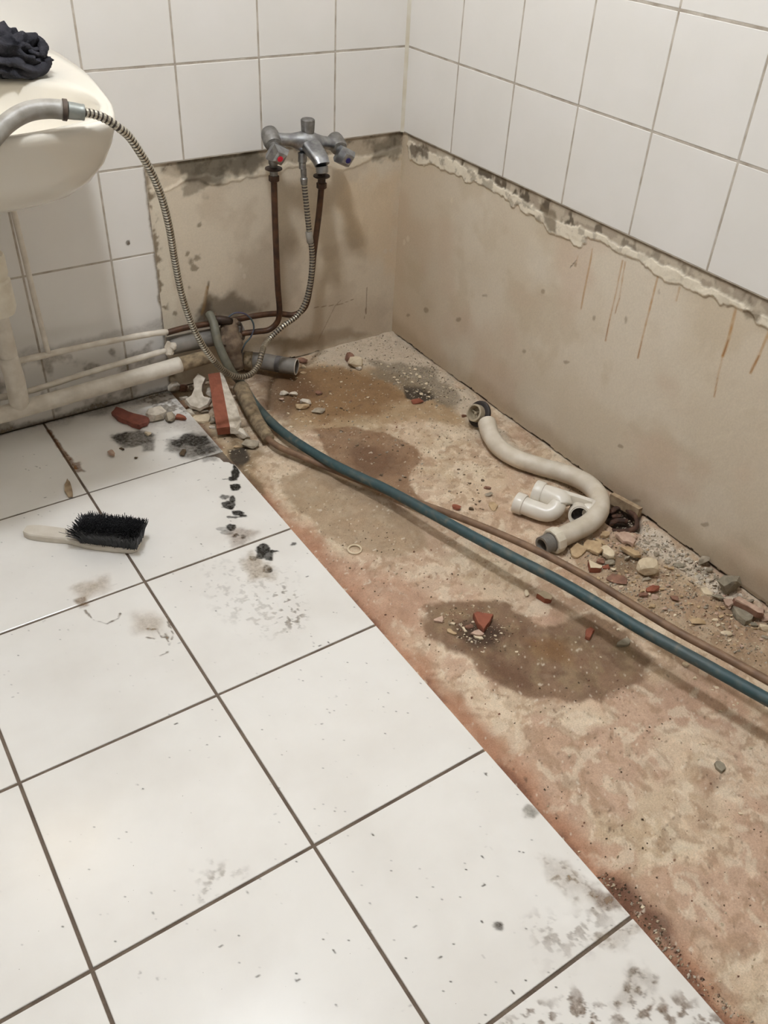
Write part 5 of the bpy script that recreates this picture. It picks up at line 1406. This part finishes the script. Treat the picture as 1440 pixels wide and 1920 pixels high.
chips([(897, 925), (880, 905), (905, 900), (870, 890), (886, 935), (900, 940), (905, 955), (893, 945), (760, 895), (750, 900), (755, 835), (745, 845), (705, 858), (712, 852), (640, 765), (670, 835), (640, 808), (715, 890), (860, 880)],
      M['dust'], 'small brown crumb on the concrete above the green hose', 'brown crumbs above the hose', (5, 9), 'brown_crumb')

rr = np.random.default_rng(77)
hp = np.array([(1075, 1035), (1190, 1005), (1320, 1070), (1420, 1135), (1430, 1225), (1330, 1195), (1230, 1135), (1120, 1085)], float)
q = hp.min(0) + (hp.max(0) - hp.min(0)) * rr.random((400, 2)); q = q[poly_sd(q[:, 0], q[:, 1], hp) < 0]
chips([tuple(p) for p in q[:46]], FLK, 'small beige plaster lump in the dusty rubble heap', 'beige lumps in the rubble heap', (6, 13), 'plaster_lump')
chips([tuple(p) for p in q[46:80]], PK, 'small pinkish plaster lump in the dusty rubble heap', 'pinkish lumps in the rubble heap', (6, 13), 'plaster_lump')
wl_ = np.array([(1180, 985), (1230, 1000), (1330, 1070), (1400, 1125), (1340, 1110), (1270, 1075), (1210, 1030)], float)
q = wl_.min(0) + (wl_.max(0) - wl_.min(0)) * rr.random((300, 2)); q = q[poly_sd(q[:, 0], q[:, 1], wl_) < 0]
chips([tuple(p) for p in q[:44]], MO, 'small white plaster crumb in the pale rubble along the wall', 'white crumbs along the wall', (6, 14), 'plaster_crumb')

# wood lath and rusty bracket in the pit by the wall
lp_ = [fl(1146, 931, .012), fl(1200, 960, .012)]
V, Fc = hull([p + np.array([dx, 0, dz_]) for p in lp_ for dx in (-.006, .006) for dz_ in (-.016, .010)]); tag(build('wood_lath', V, Fc, M['wood'], None, (lp_[0][0], lp_[0][1], ZC)), 'short pale wood lath at the foot of the long wall', 'wood')
rbk = thing('rusty_bracket', fl(1172, 985, ZC), 'curved rusty iron bracket in the dark pit behind the white hose', 'metal scrap')
tube('strap', [fl(1142, 962, -.010), fl(1160, 952, -.004), fl(1180, 958, .002), fl(1194, 976, .002), fl(1192, 990, -.004), fl(1174, 996, -.008), fl(1148, 996, -.010)], lambda q: .0058 + .001 * math.sin(q * 20), M['rust'], rbk, sides=8)
tube('strap', [fl(1140, 984, -.012), fl(1158, 976, -.008), fl(1176, 978, -.010)], .0062, M['rust'], rbk, sides=8)
rock(1158, 968, 24, 12, M['rust'], 'rusty lump inside the curved bracket', 'rusty_lump', 'metal scrap', z=ZC - .012, t=.010)

# ------------------------------------------------------------------ loose grit nobody could count
def grit(name, mt, label, areas, size, seed):
    r = np.random.default_rng(seed)
    V, Fc = [], []
    for poly, n in areas:
        P = np.array(pf(poly)); lo, hi = P.min(0), P.max(0)
        q = lo + (hi - lo) * r.random((n * 6, 2))
        q = q[poly_sd(q[:, 0], q[:, 1], P) + (fbm(q[:, 0], q[:, 1], 25, 3, seed) - .5) * .06 < 0][:n]
        q = q[(q[:, 0] > FXE + .004) & (q[:, 0] < -.004) & (q[:, 1] < -.004)]
        for x, y in q:
            s_ = size[0] + (size[1] - size[0]) * r.random() ** 3
            d = r.normal(size=(6, 3)) * .22 + np.array([(1, 0, 0), (-1, 0, 0), (0, 1, 0), (0, -1, 0), (0, 0, .7), (0, 0, -.5)])
            a = r.random() * 6.28; c, sn = math.cos(a), math.sin(a)
            d = np.c_[d[:, 0] * c - d[:, 1] * sn, (d[:, 0] * sn + d[:, 1] * c) * (.5 + .5 * r.random()), d[:, 2]]
            k = len(V); zz = ground_z(x, y)
            V += [(x + u * s_, y + v_ * s_, zz + s_ * .45 + w_ * s_) for u, v_, w_ in d]
            Fc += [(k + i, k + j, k + 4) for i, j in ((0, 2), (2, 1), (1, 3), (3, 0))] + [(k + j, k + i, k + 5) for i, j in ((0, 2), (2, 1), (1, 3), (3, 0))]
    o = build(name, V, Fc, mt)
    return tag(o, label, kind='stuff')
corner = [(575, 665), (690, 632), (738, 622), (870, 735), (960, 830), (900, 800), (830, 760), (700, 700), (600, 700)]
wallrun = [(1000, 860), (1100, 900), (1440, 1130), (1440, 1160), (1180, 1010), (1060, 920)]
heap = [(1060, 1025), (1190, 990), (1330, 1070), (1440, 1140), (1440, 1260), (1240, 1160), (1110, 1090)]
hollow = [(730, 690), (810, 690), (860, 740), (830, 770), (760, 740)]
pile = [(820, 1145), (900, 1140), (960, 1170), (960, 1215), (880, 1215), (830, 1190)]
mid_ = [(500, 720), (660, 690), (760, 740), (900, 830), (900, 960), (700, 880), (560, 820)]
strip_ = [(600, 960), (800, 1030), (1000, 1130), (1200, 1300), (1440, 1500), (1440, 1900), (1350, 1900), (1100, 1600), (800, 1230), (660, 1080)]
seam = [(1120, 1640), (1160, 1650), (1290, 1800), (1420, 1920), (1370, 1920), (1230, 1770)]
rubtop = [(300, 745), (420, 700), (450, 760), (480, 830), (440, 870), (400, 800)]
grit('plaster_grit', M['grit_pale'], 'pale plaster grit strewn over the bare concrete', [(corner, 280), (wallrun, 260), (heap, 640), (hollow, 140), (pile, 120), (mid_, 120), (strip_, 130), (seam, 60), (rubtop, 60)], (.0007, .0034), 51)
grit('cement_grit', M['grit_grey'], 'grey cement grit along the foot of the walls', [(corner, 500), (wallrun, 500), (heap, 1100), (hollow, 160), (mid_, 200), (seam, 80), (rubtop, 80)], (.0008, .0042), 52)
grit('brown_grit', M['wood_dark'], 'dark brown crumbs strewn over the bare concrete', [(corner, 260), (wallrun, 200), (heap, 500), (hollow, 160), (pile, 140), (mid_, 420), (strip_, 420), (seam, 160), (rubtop, 60)], (.0006, .0026), 53)
grit('brick_grit', M['terracotta_dark'], 'reddish brick crumbs strewn over the bare concrete', [(heap, 300), (mid_, 120), (strip_, 160), (pile, 60), (seam, 60)], (.0006, .0030), 54)
